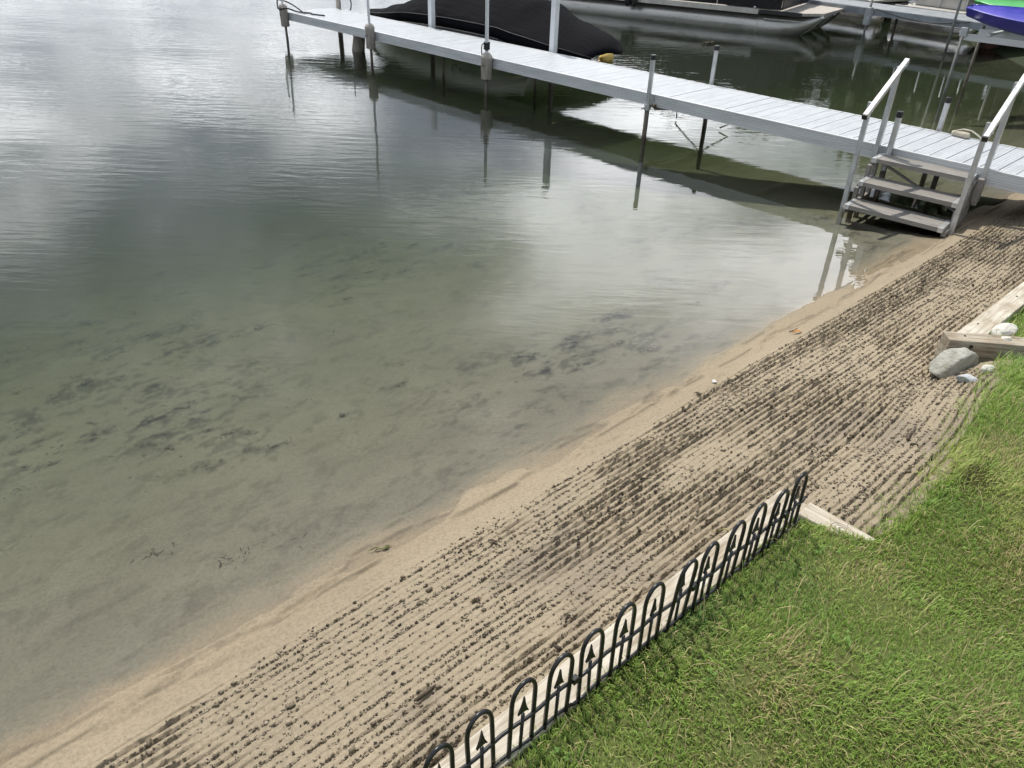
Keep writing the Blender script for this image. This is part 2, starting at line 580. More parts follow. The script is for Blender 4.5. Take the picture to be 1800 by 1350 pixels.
def rake_phase(s, v):
    bend = 0.10 * np.exp(-((s - 4.35) / 0.5) ** 2) * sstep(0.9, 1.5, v)
    w = 0.060 * (fbm(s * 0.45, v * 0.8, 21, 3) - 0.5) + 0.026 * (fbm(s * 2.0, v * 2.4, 25, 3) - 0.5)
    return (v + w + bend + 0.012 * np.sin(s * 0.7)) / RAKE_P


def ground_z(s, v, fine=True):
    wob = 0.10 * (fbm(s * 0.9, s * 0 + 3.3, 31, 3) - 0.5) + 0.05 * (fbm(s * 3.1, s * 0 + 9.3, 35, 2) - 0.5)
    ve = v + wob * np.exp(-(v / 0.45) ** 2)
    z = np.interp(ve, [-400, -60, -30, -14, -8, -4, -2, -0.9, -0.35, 0, 0.25, 0.7, 1.25, 1.6, 3.0, 400],
                  [-7, -4.2, -2.8, -1.7, -1.15, -0.66, -0.36, -0.16, -0.055, 0.0, 0.042, 0.145, 0.30, 0.34, 0.34, 0.30])
    bay = sstep(2.5, 2.75, s) * (1 - sstep(4.75, 4.9, s))
    z = z + bay * 0.13 * sstep(1.15, 1.55, v) * (1 - sstep(1.8, 3.0, v))
    z = z + 0.02 * (fbm(s * 0.8, v * 1.1, 41, 3) - 0.5) * sstep(-3, -0.5, v)
    # swash steps and drag marks along the water's edge, soft ripples below it
    sw = np.exp(-((v + 0.05) / 0.22) ** 2)
    z = z + sw * 0.016 * (sstep(0.46, 0.55, fbm(s * 1.9, v * 6.5, 51, 4)) - 0.5)
    z = z + 0.010 * (fbm(s * 4, v * 9, 55, 3) - 0.5) * sstep(-4, -0.3, v) * (1 - sstep(0.05, 0.3, v))
    if not fine:
        return z
    st = 0.20 + 0.10 * (fbm(s * 1.2, s * 0 + 1.7, 61, 2) - 0.5) + 0.05 * np.exp(-((s + 0.2) / 0.8) ** 2)
    zone = sstep(st - 0.02, st + 0.05, v) * (1 - sstep(1.75, 1.9, v))
    ph = rake_phase(s, v)
    fr = ph - np.floor(ph)
    keep = 0.25 + 0.75 * sstep(0.36, 0.48, fbm(s * 1.3, v * 3.0, 71, 3))
    lane = np.floor(ph)
    amp = 0.45 + 0.9 * vnoise(lane * 7.3, s * 1.8, 75)
    crumb = fbm(s * 42, v * 42, 81, 2)
    # each tine leaves a flat pass that ends in a jagged lip, then a narrow furrow behind it
    fj = fr + 0.16 * (crumb - 0.5) + 0.08 * (fbm(s * 90, v * 30, 83, 2) - 0.5)
    lip = 0.55 + 1.3 * sstep(0.30, 0.66, crumb)
    ridge = sstep(0.30, 0.60, fj) * (1 - sstep(0.62, 0.72, fj)) * 0.0112 * amp * lip
    groove = -sstep(0.60, 0.74, fj) * (1 - sstep(0.80, 0.99, fj)) * 0.0105 * amp
    rough = (fbm(s * 22, v * 26, 85, 3) - 0.5)
    churn = sstep(0.50, 0.66, fbm(s * 0.9 + 7, v * 1.7, 91, 3)) + sstep(1.0, 1.35, v) * 0.5
    z = z + zone * (keep * (groove + ridge) + rough * (0.006 + 0.013 * np.clip(churn, 0, 1)))
    return z


def ground_col(s, v):
    sand = np.stack([0.292 + 0 * s, 0.242 + 0 * s, 0.170 + 0 * s], -1)
    big = fbm(s * 0.9, v * 1.6, 101, 4)
    sand = sand * (0.86 + 0.30 * big)[..., None]
    # greyer damp strips and patches
    damp = sstep(0.55, 0.72, fbm(s * 1.1 + 4, v * 2.6, 105, 4)) * sstep(0.1, 0.4, v)
    sand = sand * (1 - 0.20 * damp)[..., None] + np.array([0.0, 0.0, 0.006]) * damp[..., None]
    turned = sstep(0.20, 0.34, v + 0.08 * (fbm(s * 3, v * 3, 107, 2) - 0.5))
    sand = sand * (1 - 0.06 * turned)[..., None]
    # shade along each raked lip, painted into the sand colour
    ph = rake_phase(s, v)
    fr = ph - np.floor(ph)
    lane_a = 0.35 + 0.9 * vnoise(np.floor(ph) * 5.7, s * 4.0, 403)
    keep = 0.25 + 0.75 * sstep(0.36, 0.48, fbm(s * 1.3, v * 3.0, 71, 3))
    brk = sstep(0.30, 0.50, fbm(s * 26, v * 26, 109, 2))
    line = np.exp(-((fr - 0.60) / 0.13) ** 2) * np.clip(lane_a, 0, 1) * keep * brk * sstep(0.19, 0.25, v) * (1 - sstep(1.7, 1.8, v))
    sand = sand * (1 - 0.24 * line[..., None] * np.array([0.94, 1.0, 1.05]))
    wet = np.exp(-((v - 0.02) / 0.16) ** 2)
    sand = sand * (1 - 0.10 * wet[..., None] * np.array([0.8, 1.0, 1.25]))
    # organic film and settled silt under water
    silt = np.stack([0.168 + 0 * s, 0.158 + 0 * s, 0.122 + 0 * s], -1)
    edge = v + 0.42 * (fbm(s * 1.5, v * 2.4, 111, 4) - 0.5)
    k = 1 - sstep(-0.26, 0.0, edge)
    col = sand * (1 - k)[..., None] + silt * k[..., None]
    under = 1 - sstep(-0.40, -0.10, v)
    col = col * (1 + under * 0.35 * (fbm(s * 3.0, v * 5.5, 119, 4) - 0.5))[..., None]
    # drifts of dark detritus: streaky, broken into specks
    reg = sstep(0.44, 0.62, fbm(s * 0.75 + 2, v * 1.1, 125, 3))
    wx = 0.5 * (fbm(s * 1.2, v * 1.2, 141, 2) - 0.5)
    mott = fbm((s + wx) * 4.2 + 2.0 * v, (v + wx) * 7.0 - 1.5 * s, 121, 5)
    spk = fbm(s * 19, v * 34, 127, 3)
    smud = np.exp(-((s - 3.35) / 0.75) ** 2 - ((v + 0.95) / 0.42) ** 2)
    reg = np.clip(reg + smud, 0, 1)
    dk = sstep(0.50 - 0.10 * smud, 0.66 - 0.06 * smud, mott) * (0.30 + 0.70 * reg) * sstep(0.30, 0.60, spk)
    spots = sstep(0.56, 0.70, fbm(s * 8 + 3 * v, v * 13, 129, 4)) * (0.45 + 0.55 * reg)
    col = col * (1 - under * np.clip(0.50 * dk + 0.40 * spots, 0, 0.85))[..., None]
    # thin dark drift line of fine debris left by the last waves
    for off, wd, am in ((0.07, 0.010, 0.45), (-0.03, 0.014, 0.35)):
        ln = np.exp(-((v - off - 0.10 * (fbm(s * 1.4, s * 0 + off * 50, 131, 3) - 0.5)) / wd) ** 2)
        ln = ln * sstep(0.48, 0.62, fbm(s * 3.3, s * 0 + off * 90, 135, 3))
        col = col * (1 - am * ln)[..., None]
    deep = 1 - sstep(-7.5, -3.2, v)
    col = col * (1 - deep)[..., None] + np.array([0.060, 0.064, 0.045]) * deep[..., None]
    return np.clip(col, 0.01, 1)


def axis_pts(segs):
    out = []
    for a, b, st in segs:
        out.append(np.arange(a, b - 1e-9, st))
    out.append(np.array([segs[-1][1]]))
    return np.concatenate(out)


def geo(a, b, st, g):
    """points from a to b whose step grows by g"""
    out, x, sgn = [], a, 1 if b > a else -1
    while (b - x) * sgn > 0:
        x += st * sgn
        st *= g
        out.append(x)
    out[-1] = b
    return np.array(out)


s_ax = np.concatenate([geo(-1.3, -900, 0.05, 1.22)[::-1], axis_pts([(-1.3, 3.2, 0.013), (3.2, 8.8, 0.017)]), geo(8.8, 900, 0.05, 1.22)])
v_ax = np.concatenate([geo(-5.5, -900, 0.06, 1.10)[::-1], axis_pts([(-5.5, -2.6, 0.038), (-2.6, -1.2, 0.026), (-1.2, -0.3, 0.017), (-0.3, 0.16, 0.009), (0.16, 1.62, 0.0042)]), geo(1.62, 900, 0.03, 1.25)])
GS, GV = np.meshgrid(s_ax, v_ax, indexing='ij')
GZ = ground_z(GS, GV)
GX, GY = shore(GS, GV)
# a neighbour's filled shore beyond the second dock and the wooded bank round the bay
fill = np.zeros_like(GZ)
def in_poly_soft(x, y, cx_, cy_, rx, ry, ang):
    ca, sa = math.cos(ang), math.sin(ang)
    a = ((x - cx_) * ca + (y - cy_) * sa) / rx
    b = (-(x - cx_) * sa + (y - cy_) * ca) / ry
    return np.sqrt(a * a + b * b)
bank = np.minimum(in_poly_soft(GX, GY, 75, 95, 66, 40, 0.35), in_poly_soft(GX, GY, 33, 33, 13, 26, -0.75))
GZ = np.where(bank < 1.25, np.maximum(GZ, GZ + (1 - sstep(0.9, 1.25, bank)) * (1.4 - GZ)), GZ)
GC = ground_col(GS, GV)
gk = (1 - sstep(1.15, 1.35, bank))[..., None]
GC = GC * (1 - gk) + np.array([0.028, 0.036, 0.016]) * gk
ni, nj = GS.shape
idx = np.arange(ni * nj).reshape(ni, nj)
faces = np.stack([idx[:-1, :-1], idx[1:, :-1], idx[1:, 1:], idx[:-1, 1:]], -1).reshape(-1, 4)[:, ::-1]
M['sand'] = attr_mat('beach_sand', 0.85, 0.20, 260.0, 0.5, 0.003, spec=0.25, speck=0.20)
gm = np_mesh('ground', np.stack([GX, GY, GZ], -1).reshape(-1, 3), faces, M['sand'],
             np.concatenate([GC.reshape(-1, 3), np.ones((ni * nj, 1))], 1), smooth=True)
tag(link('ground', gm), 'raked tan sand beach running down under the shallow lake', kind='structure')


# ------------------------------------------------------------------ water: one body of greenish lake water with a rippled surface
def water_material():
    m, nd, lk, out = new_mat('lake_water')
    t = nd.new('ShaderNodeTexCoord')
    geo_n = nd.new('ShaderNodeNewGeometry')
    # ripples: long crests across the view, patches of calm between
    mp1 = nd.new('ShaderNodeMapping')
    mp1.inputs['Rotation'].default_value = (0, 0, R(8))
    mp1.inputs['Scale'].default_value = (1.2, 5.0, 1)
    lk.new(geo_n.outputs['Position'], mp1.inputs[0])
    w1 = N(nd, 'ShaderNodeTexNoise', Scale=1.5, Detail=3.0, Roughness=0.5, Distortion=0.3)
    lk.new(mp1.outputs[0], w1.inputs['Vector'])
    mp2 = nd.new('ShaderNodeMapping')
    mp2.inputs['Rotation'].default_value = (0, 0, R(-14))
    mp2.inputs['Scale'].default_value = (3.0, 11.0, 1)
    lk.new(geo_n.outputs['Position'], mp2.inputs[0])
    w2 = N(nd, 'ShaderNodeTexNoise', Scale=1.6, Detail=2.0, Roughness=0.5, Distortion=0.2)
    lk.new(mp2.outputs[0], w2.inputs['Vector'])
    cal = N(nd, 'ShaderNodeTexNoise', Scale=0.30, Detail=2.0, Roughness=0.5)
    mp3 = nd.new('ShaderNodeMapping')
    mp3.inputs['Scale'].default_value = (0.7, 1.6, 1)
    lk.new(geo_n.outputs['Position'], mp3.inputs[0])
    lk.new(mp3.outputs[0], cal.inputs['Vector'])
    cm = nd.new('ShaderNodeMapRange')
    cm.inputs['From Min'].default_value = 0.40
    cm.inputs['From Max'].default_value = 0.66
    cm.inputs['To Min'].default_value = 0.25
    cm.inputs['To Max'].default_value = 1.0
    lk.new(cal.outputs['Fac'], cm.inputs['Value'])
    h = math_node(nd, lk, 'ADD', math_node(nd, lk, 'MULTIPLY', w1.outputs['Fac'], 1.0), math_node(nd, lk, 'MULTIPLY', w2.outputs['Fac'], 0.22))
    h = math_node(nd, lk, 'MULTIPLY', h, cm.outputs[0])
    # the sheltered water by the shore lies almost flat
    sp = nd.new('ShaderNodeVectorMath')
    sp.operation = 'DOT_PRODUCT'
    lk.new(geo_n.outputs['Position'], sp.inputs[0])
    sp.inputs[1].default_value = (-SM[0], -SM[1], 0)
    fl = nd.new('ShaderNodeMapRange')
    fl.inputs['From Min'].default_value = 2.3
    fl.inputs['From Max'].default_value = 14.0
    fl.inputs['To Min'].default_value = 0.16
    fl.inputs['To Max'].default_value = 0.75
    lk.new(sp.outputs['Value'], fl.inputs['Value'])
    h = math_node(nd, lk, 'MULTIPLY', h, fl.outputs[0])
    bp = nd.new('ShaderNodeBump')
    bp.inputs['Strength'].default_value = 1.0
    bp.inputs['Distance'].default_value = 0.010
    lk.new(h, bp.inputs['Height'])
    fr = nd.new('ShaderNodeFresnel')
    fr.inputs['IOR'].default_value = 1.333
    lk.new(bp.outputs[0], fr.inputs['Normal'])
    gl = nd.new('ShaderNodeBsdfGlossy')
    gl.inputs['Roughness'].default_value = 0.0
    gl.inputs['Color'].default_value = (1, 1, 1, 1)
    lk.new(bp.outputs[0], gl.inputs['Normal'])
    tr = nd.new('ShaderNodeBsdfTransparent')
    mx_ = nd.new('ShaderNodeMixShader')
    lk.new(fr.outputs[0], mx_.inputs[0])
    lk.new(tr.outputs[0], mx_.inputs[1])
    lk.new(gl.outputs[0], mx_.inputs[2])
    lk.new(mx_.outputs[0], out.inputs['Surface'])
    va = nd.new('ShaderNodeVolumeAbsorption')
    va.inputs['Color'].default_value = (0.52, 0.61, 0.42, 1)
    va.inputs['Density'].default_value = 0.85
    vs = nd.new('ShaderNodeVolumeScatter')
    vs.inputs['Color'].default_value = (0.76, 0.79, 0.70, 1)
    vs.inputs['Density'].default_value = 0.055
    ad = nd.new('ShaderNodeAddShader')
    lk.new(va.outputs[0], ad.inputs[0])
    lk.new(vs.outputs[0], ad.inputs[1])
    lk.new(ad.outputs[0], out.inputs['Volume'])
    return m


wm = MB()
wm.box(-700, 700, -300, 900, -9.0, 0.0)
M['water'] = water_material()
tag(wm.build('water', M['water']), 'calm greenish lake water over a sandy bottom', kind='structure')


# ------------------------------------------------------------------ lawn: turf sheet, then its grass blades
def lawn_z(s, v):
    e = lawn_edge(s)
    rise = sstep(-0.04, 0.16, v - e)
    inbed = sstep(4.82, 4.90, s)
    top = 0.495 - 0.05 * inbed + 0.02 * sstep(1.6, 3.2, v) + 0.02 * (fbm(s * 1.7, v * 1.7, 201, 3) - 0.5)
    low = np.where(s < 2.6, 0.455, 0.40)
    x, y = shore(s, v)
    f = y - (4.035 - 0.0955 * (x - 2.585))          # in front of the inland timber the turf lies lower
    top = top - np.where((f < 0.06) & (x > 2.3), 0.115 * np.exp(-np.abs(f) / 0.16) * (1 - 0.5 * sstep(2.7, 3.4, x)), 0.0)
    low = np.minimum(low, top - 0.02)
    return low + (top - low) * rise


ls = np.concatenate([geo(-2.0, -400, 0.1, 1.3)[::-1], np.arange(-2.0, 7.0, 0.04), geo(7.0, 400, 0.1, 1.3)])
lv = np.concatenate([np.array([-0.035, -0.01, 0.02, 0.05, 0.09, 0.14]), np.arange(0.2, 2.6, 0.05), geo(2.6, 400, 0.08, 1.3)])
LS, LO = np.meshgrid(ls, lv, indexing='ij')
LV = LO + lawn_edge(LS) + 0.03 * (fbm(LS * 5, LS * 0 + 2.2, 205, 3) - 0.5) * (LS > 2.6) * np.exp(-LO / 0.3)
LZ = lawn_z(LS, LV)
# the outermost row turns down into the sand
LZ[:, 0] -= 0.09
LX, LY = shore(LS, LV)
dirt = fbm(LS * 9, LV * 9, 207, 3)[..., None]
bare_ = np.exp(-((LS - 3.38) / 0.15) ** 2 - ((LV - 1.78) / 0.09) ** 2)[..., None]
LC = (1 - 0.75 * bare_) * np.array([0.075, 0.095, 0.030]) * (0.7 + 0.6 * dirt) + np.array([0.03, 0.02, 0.008]) * (1 - dirt)
li, lj = LS.shape
idx = np.arange(li * lj).reshape(li, lj)
lf = np.stack([idx[:-1, :-1], idx[1:, :-1], idx[1:, 1:], idx[:-1, 1:]], -1).reshape(-1, 4)[:, ::-1]
M['turf'] = attr_mat('turf_soil', 0.95, 0.3, 120.0, 0.6, 0.006, spec=0.1)
lm = np_mesh('lawn', np.stack([LX, LY, LZ], -1).reshape(-1, 3), lf, M['turf'],
             np.concatenate([LC.reshape(-1, 3), np.ones((li * lj, 1))], 1), smooth=True)
tag(link('lawn', lm), 'mown green lawn behind the sand', kind='structure')


def grass_blades(name, count, s0, s1, o0, o1, hmin, hmax, label, straw=0.06, wmul=1.0, dens=None):
    s = rng.uniform(s0, s1, count * 2)
    o = rng.uniform(o0, o1, count * 2)
    v = o + lawn_edge(s)
    thin = fbm(s * 6, v * 6, 301, 3)
    keep = rng.random(count * 2) < (0.45 + 0.55 * sstep(0.20, 0.42, thin)) * (0.55 + 0.45 * sstep(-0.02, 0.05, o))
    if dens is not None:
        keep &= dens(s, v)
    bare = np.exp(-((s - 3.38) / 0.13) ** 2 - ((v - 1.78) / 0.075) ** 2)
    keep &= rng.random(count * 2) > 0.75 * bare
    s, v, o = s[keep][:count], v[keep][:count], o[keep][:count]
    k = len(s)
    z = lawn_z(s, v)
    x, y = shore(s, v)
    ang = rng.uniform(0, 2 * math.pi, k)
    # tufts comb the same way
    comb = 2 * math.pi * fbm(s * 1.3, v * 1.3, 311, 2) * 1.6
    ang = np.where(rng.random(k) < 0.55, comb + rng.normal(0, 0.7, k), ang)
    tall = 0.6 + 0.8 * fbm(s * 2.6, v * 2.6, 321, 3)
    ln = rng.uniform(hmin, hmax, k) * tall
    edge_long = 1 + 0.35 * np.exp(-(o / 0.07) ** 2)
    ln = ln * edge_long
    lean = rng.uniform(0.25, 1.15, k)
    wd = rng.uniform(0.0011, 0.0023, k) * wmul
    dx, dy = np.cos(ang), np.sin(ang)
    px, py = -dy, dx
    # four levels along a bending blade
    vs = np.zeros((k, 7, 3))
    for q, (fr, bend, w) in enumerate(((0.0, 0.0, 1.0), (0.4, 0.30, 0.95), (0.75, 0.62, 0.7))):
        up = ln * fr * np.cos(lean * bend)
        fw = ln * fr * np.sin(lean * bend)
        for sd in (0, 1):
            sg = -1 if sd == 0 else 1
            vs[:, q * 2 + sd, 0] = x + dx * fw + px * wd * w * sg
            vs[:, q * 2 + sd, 1] = y + dy * fw + py * wd * w * sg
            vs[:, q * 2 + sd, 2] = z + up - 0.004
    vs[:, 6, 0] = x + dx * ln * np.sin(lean)
    vs[:, 6, 1] = y + dy * ln * np.sin(lean)
    vs[:, 6, 2] = z + ln * np.cos(lean)
    base = np.arange(k)[:, None] * 7
    tri = np.array([[0, 1, 3], [0, 3, 2], [2, 3, 5], [2, 5, 4], [4, 5, 6]])
    fc = (base[:, :, None] + tri[None]).reshape(-1, 3)
    # colour of each blade: fresh, bluish and yellowing turf, straw in the worn places
    g1, g2, g3 = np.array([0.275, 0.405, 0.080]), np.array([0.170, 0.310, 0.088]), np.array([0.480, 0.520, 0.175])
    a = fbm(s * 1.1, v * 1.1, 331, 3)
    b = rng.random(k)
    col = g1[None] * np.ones((k, 1))
    m2 = sstep(0.5, 0.66, a) * 0.8 + 0.25 * (b < 0.3)
    col = col * (1 - m2)[:, None] + g2 * m2[:, None]
    m3 = sstep(0.55, 0.7, fbm(s * 1.7 + 9, v * 1.7, 335, 3)) * 0.55 + 0.35 * (b > 0.75)
    m3 = np.clip(m3, 0, 1)
    col = col * (1 - m3)[:, None] + g3 * m3[:, None]
    worn = sstep(0.54, 0.70, fbm(s * 2.3 + 3, v * 2.3 + 5, 341, 4))
    for cs, cv, rr in ((2.95, 2.12, 0.22), (3.2, 2.2, 0.20), (1.45, 1.86, 0.16), (2.5, 1.72, 0.14), (0.9, 1.55, 0.12), (2.1, 2.3, 0.16)):
        worn = np.maximum(worn, 0.95 * np.exp(-(((s - cs) / rr) ** 2 + ((v - cv) / (rr * 0.7)) ** 2)))
    dry = rng.random(k) < straw + 0.42 * worn
    col = np.where(dry[:, None], np.array([0.55, 0.46, 0.24]) * rng.uniform(0.7, 1.15, (k, 1)), col)
    col = col * rng.uniform(0.72, 1.25, (k, 1))
    cc = np.concatenate([np.repeat(col, 7, 0), np.ones((k * 7, 1))], 1)
    me = np_mesh(name, vs.reshape(-1, 3), fc, M['grass'], cc)
    return tag(link(name, me), label, kind='stuff')


M['grass'] = attr_mat('grass_blades', 0.55, 0.0, translucent=0.42, spec=0.35)
grass_blades('grass', 210000, -0.9, 5.6, -0.03, 1.55, 0.012, 0.031, 'short mown grass with yellowed patches', 0.09)


def rough_tufts():
    def near(s, v):
        e = v - lawn_edge(s)
        a = (e < 0.16) & (s > 2.7)
        b = (np.hypot(s - 4.62, (v - 1.68) * 1.0) < 0.22)
        return a & (rng.random(len(s)) < 0.35) | b
    return grass_blades('grass_tufts', 9000, 2.7, 5.8, -0.03, 0.45, 0.035, 0.085, 'longer unmown grass along the sand', 0.03, 1.15, near)


rough_tufts()
grass_blades('dry_grass_stems', 2600, -0.9, 5.6, 0.02, 1.5, 0.06, 0.12, 'long bleached stems lying in the lawn', 0.85, 0.75)


def clover():
    vs, fc, cl = [], [], []
    for s0, o0 in ((1.05, 0.10), (1.15, 0.35), (1.62, 0.22), (2.05, 0.45), (2.45, 0.20), (0.85, 0.22), (3.3, 0.5), (2.9, 0.35)):
        for _ in range(5):
            s, o = s0 + random.gauss(0, 0.035), o0 + random.gauss(0, 0.03)
            v = o + float(lawn_edge(s))
            x, y = shore(s, v)
            z = float(lawn_z(np.array([s]), np.array([v]))[0]) + random.uniform(0.020, 0.034)
            for q in range(3):
                a = q * 2.094 + random.random()
                r = random.uniform(0.0035, 0.006)
                cx_, cy_ = x + math.cos(a) * r, y + math.sin(a) * r
                b = len(vs)
                for k in range(7):
                    t = 2 * math.pi * k / 7
                    vs.append((cx_ + r * math.cos(t), cy_ + r * math.sin(t), z + 0.004 * math.sin(t + a)))
                fc += [(b, b + k, b + k + 1) for k in range(1, 6)]
                tone = random.uniform(0.85, 1.2)
                cl += [(0.22 * tone, 0.36 * tone, 0.09 * tone, 1)] * 7
    tag(link('clover', np_mesh('clover', np.array(vs), np.array(fc), M['grass'], np.array(cl))), 'patches of round clover leaves in the lawn', kind='stuff')


clover()


# ------------------------------------------------------------------ clods and crumbs thrown up by the rake
def clods():
    k = 75000
    s = rng.uniform(-1.2, 8.7, k * 2)
    st = 0.19 + 0.05 * np.exp(-((s + 0.2) / 0.8) ** 2) + 0.05 * rng.random(k * 2)
    v = rng.uniform(0.17, 1.72, k * 2)
    ph = rake_phase(s, v)
    online = rng.random(k * 2) < 0.72
    v = np.where(online, v + (np.floor(ph) + 0.66 + rng.normal(0, 0.11, k * 2) - ph) * RAKE_P, v)
    lane = np.floor(ph)
    seg = 0.6 * vnoise(lane * 5.7, s * 4.0, 403) + 0.4 * vnoise(lane * 3.1 + 40, s * 0.9, 407)
    clump = fbm(s * 1.6, v * 3.0, 401, 3)
    fineclump = fbm(s * 12, v * 18, 405, 2)
    pr_ = np.where(online, 0.12 + 0.95 * sstep(0.34, 0.66, seg), (0.75 * sstep(0.42, 0.62, clump) + 0.35 * sstep(2.5, 5.0, s)) * sstep(0.40, 0.60, fineclump) + 0.05)
    ok = (v > st) & (v < lawn_edge(s) + 0.02) & (rng.random(k * 2) < pr_)
    ok &= ~((s < 2.66) & (v > 1.235)) & ~((s > 4.66) & (v > 1.15))
    s, v, online = s[ok][:k], v[ok][:k], online[ok][:k]
    k = len(s)
    z = ground_z(s, v)
    x, y = shore(s, v)
    r = 0.0015 + 0.0034 * rng.random(k) ** 1.5 + 0.006 * (rng.random(k) < 0.03) * rng.random(k)
    cube = np.array([[-1, -1, -1], [1, -1, -1], [1, 1, -1], [-1, 1, -1], [-1, -1, 1], [1, -1, 1], [1, 1, 1], [-1, 1, 1]], float) * 0.72
    vs = cube[None] * r[:, None, None] * rng.uniform(0.55, 1.4, (k, 8, 3))
    a = np.where(online, SHORE_ROT + rng.normal(0, 0.5, k), rng.uniform(0, math.pi, k))
    lng = rng.uniform(1.0, 2.1, k)
    ca, sa = np.cos(a)[:, None], np.sin(a)[:, None]
    X = vs[:, :, 0] * lng[:, None]
    Y = vs[:, :, 1]
    vs = np.stack([X * ca - Y * sa + x[:, None], X * sa + Y * ca + y[:, None], vs[:, :, 2] + (z + r * 0.5)[:, None]], -1)
    q = np.array([[0, 3, 2, 1], [4, 5, 6, 7], [0, 1, 5, 4], [1, 2, 6, 5], [2, 3, 7, 6], [3, 0, 4, 7]])
    fc = (np.arange(k)[:, None, None] * 8 + q[None]).reshape(-1, 4)
    tone = rng.random(k)
    c1, c2, c3 = np.array([0.27, 0.225, 0.165]), np.array([0.17, 0.14, 0.10]), np.array([0.055, 0.045, 0.036])  # plain sand, sand with its shade put into the colour, dark organic bits
    col = np.where((tone < 0.50)[:, None], c1, np.where((tone < 0.90)[:, None], c2, c3)) * rng.uniform(0.75, 1.2, (k, 1))
    me = np_mesh('sand_clods', vs.reshape(-1, 3), fc, M['clod'], np.concatenate([np.repeat(col, 8, 0), np.ones((k * 8, 1))], 1))
    tag(link('sand_clods', me), 'sand crumbs and dark bits along the rake lines, shade painted into many', kind='stuff')


M['clod'] = attr_mat('crumbs_and_weed', 0.9, 0.0, spec=0.15)
clods()


# ------------------------------------------------------------------ weed lying on the lake bed
def water_weed():
    # clusters where the drifts lie, each a tangle of short curled strips
    cs, cv = rng.uniform(-0.8, 8.2, 4000), -rng.uniform(0.42, 6.0, 4000)
    reg = fbm(cs * 0.75 + 2, cv * 1.1, 125, 3)
    wx = 0.5 * (fbm(cs * 1.2, cv * 1.2, 141, 2) - 0.5)
    mot = fbm((cs + wx) * 4.2 + 2.0 * cv, (cv + wx) * 7.0 - 1.5 * cs, 121, 5)
    ok = ((mot > 0.54) & (reg > 0.44)) | (rng.random(4000) < 0.03)
    cs, cv = cs[ok][:420], cv[ok][:420]
    cnt = rng.integers(3, 30, len(cs))
    ci = np.repeat(np.arange(len(cs)), cnt)
    k = len(ci)
    rad = rng.uniform(0.02, 0.13, len(cs))[ci]
    ps, pv = cs[ci] + rng.normal(0, 1, k) * rad, cv[ci] + rng.normal(0, 1, k) * rad * 0.5
    a = rng.normal(0.0, 0.5, len(cs))[ci] + rng.normal(0, 0.7, k)
    ln = rng.uniform(0.012, 0.062, k)
    w = rng.uniform(0.0007, 0.0020, k)
    curl = rng.normal(0, 1.5, k)
    kk = 5
    S, V, A = np.zeros((k, kk)), np.zeros((k, kk)), np.zeros((k, kk))
    for i in range(kk):
        S[:, i], V[:, i], A[:, i] = ps, pv, a
        a = a + curl / kk
        ps = ps + np.cos(a) * ln / kk
        pv = pv + np.sin(a) * ln / kk
    good = V.max(1) < -0.12
    S, V, A, w = S[good], V[good], A[good], w[good]
    k = len(S)
    Z = ground_z(S, V) + 0.003 + rng.random((k, 1)) * 0.008
    vs = np.zeros((k, kk, 2, 3))
    for i in range(kk):
        ww = w * (1 - 0.75 * abs(i / (kk - 1) - 0.4))
        for q, sg in enumerate((-1, 1)):
            X, Y = shore(S[:, i] - np.sin(A[:, i]) * ww * sg, V[:, i] + np.cos(A[:, i]) * ww * sg)
            vs[:, i, q] = np.stack([X, Y, Z[:, i] + 0.001 * sg], -1)
    b = np.arange(k)[:, None] * (2 * kk) + np.arange(kk - 1)[None] * 2
    fc = np.stack([b, b + 1, b + 3, b + 2], -1).reshape(-1, 4)
    tone = np.array([(0.045, 0.042, 0.038), (0.07, 0.062, 0.045), (0.085, 0.08, 0.07), (0.05, 0.048, 0.03)])[rng.integers(0, 4, k)]
    cols = np.concatenate([np.repeat(tone, 2 * kk, 0), np.ones((k * 2 * kk, 1))], 1)
    me = np_mesh('water_weed', vs.reshape(-1, 3), fc, M['clod'], cols)
    tag(link('water_weed', me), 'dark rotting weed scattered on the lake bed', kind='stuff')


water_weed()


# ------------------------------------------------------------------ edging timbers
def timber(name, label, s0, s1, v0, v1, z0, z1, mat, along='s', dents=True):
    """one beam; its local X runs along its length"""
    L = (s1 - s0) if along == 's' else (v1 - v0)
    W = (v1 - v0) if along == 's' else (s1 - s0)
    X, Y = shore((s0 + s1) / 2, (v0 + v1) / 2)
    b = MB()
    k = max(2, int(L / 0.12))
    rings = []
    for i in range(k + 1):
        x = -L / 2 + L * i / k
        j = [random.uniform(-0.0025, 0.0025) for _ in range(4)]
        rings.append([(x, -W / 2 + j[0], z0), (x, W / 2 + j[1], z0), (x, W / 2 + j[1], z1 + j[2]), (x, -W / 2 + j[0], z1 + j[3])])
    b.loft(rings)
    o = b.build(name, mat, None, bevel=0.006, loc=(float(X), float(Y), 0))
    o.rotation_euler = (0, 0, SHORE_ROT + (0 if along == 's' else -math.pi / 2))
    tag(o, label, 'timber')
    return o


def bolt_on(parent, x, y, z, r=0.007):
    b = MB().tube([(x, y, z - 0.01), (x, y, z + 0.0025)], r, 8)
    return b.build('nail', M['screw'], parent)


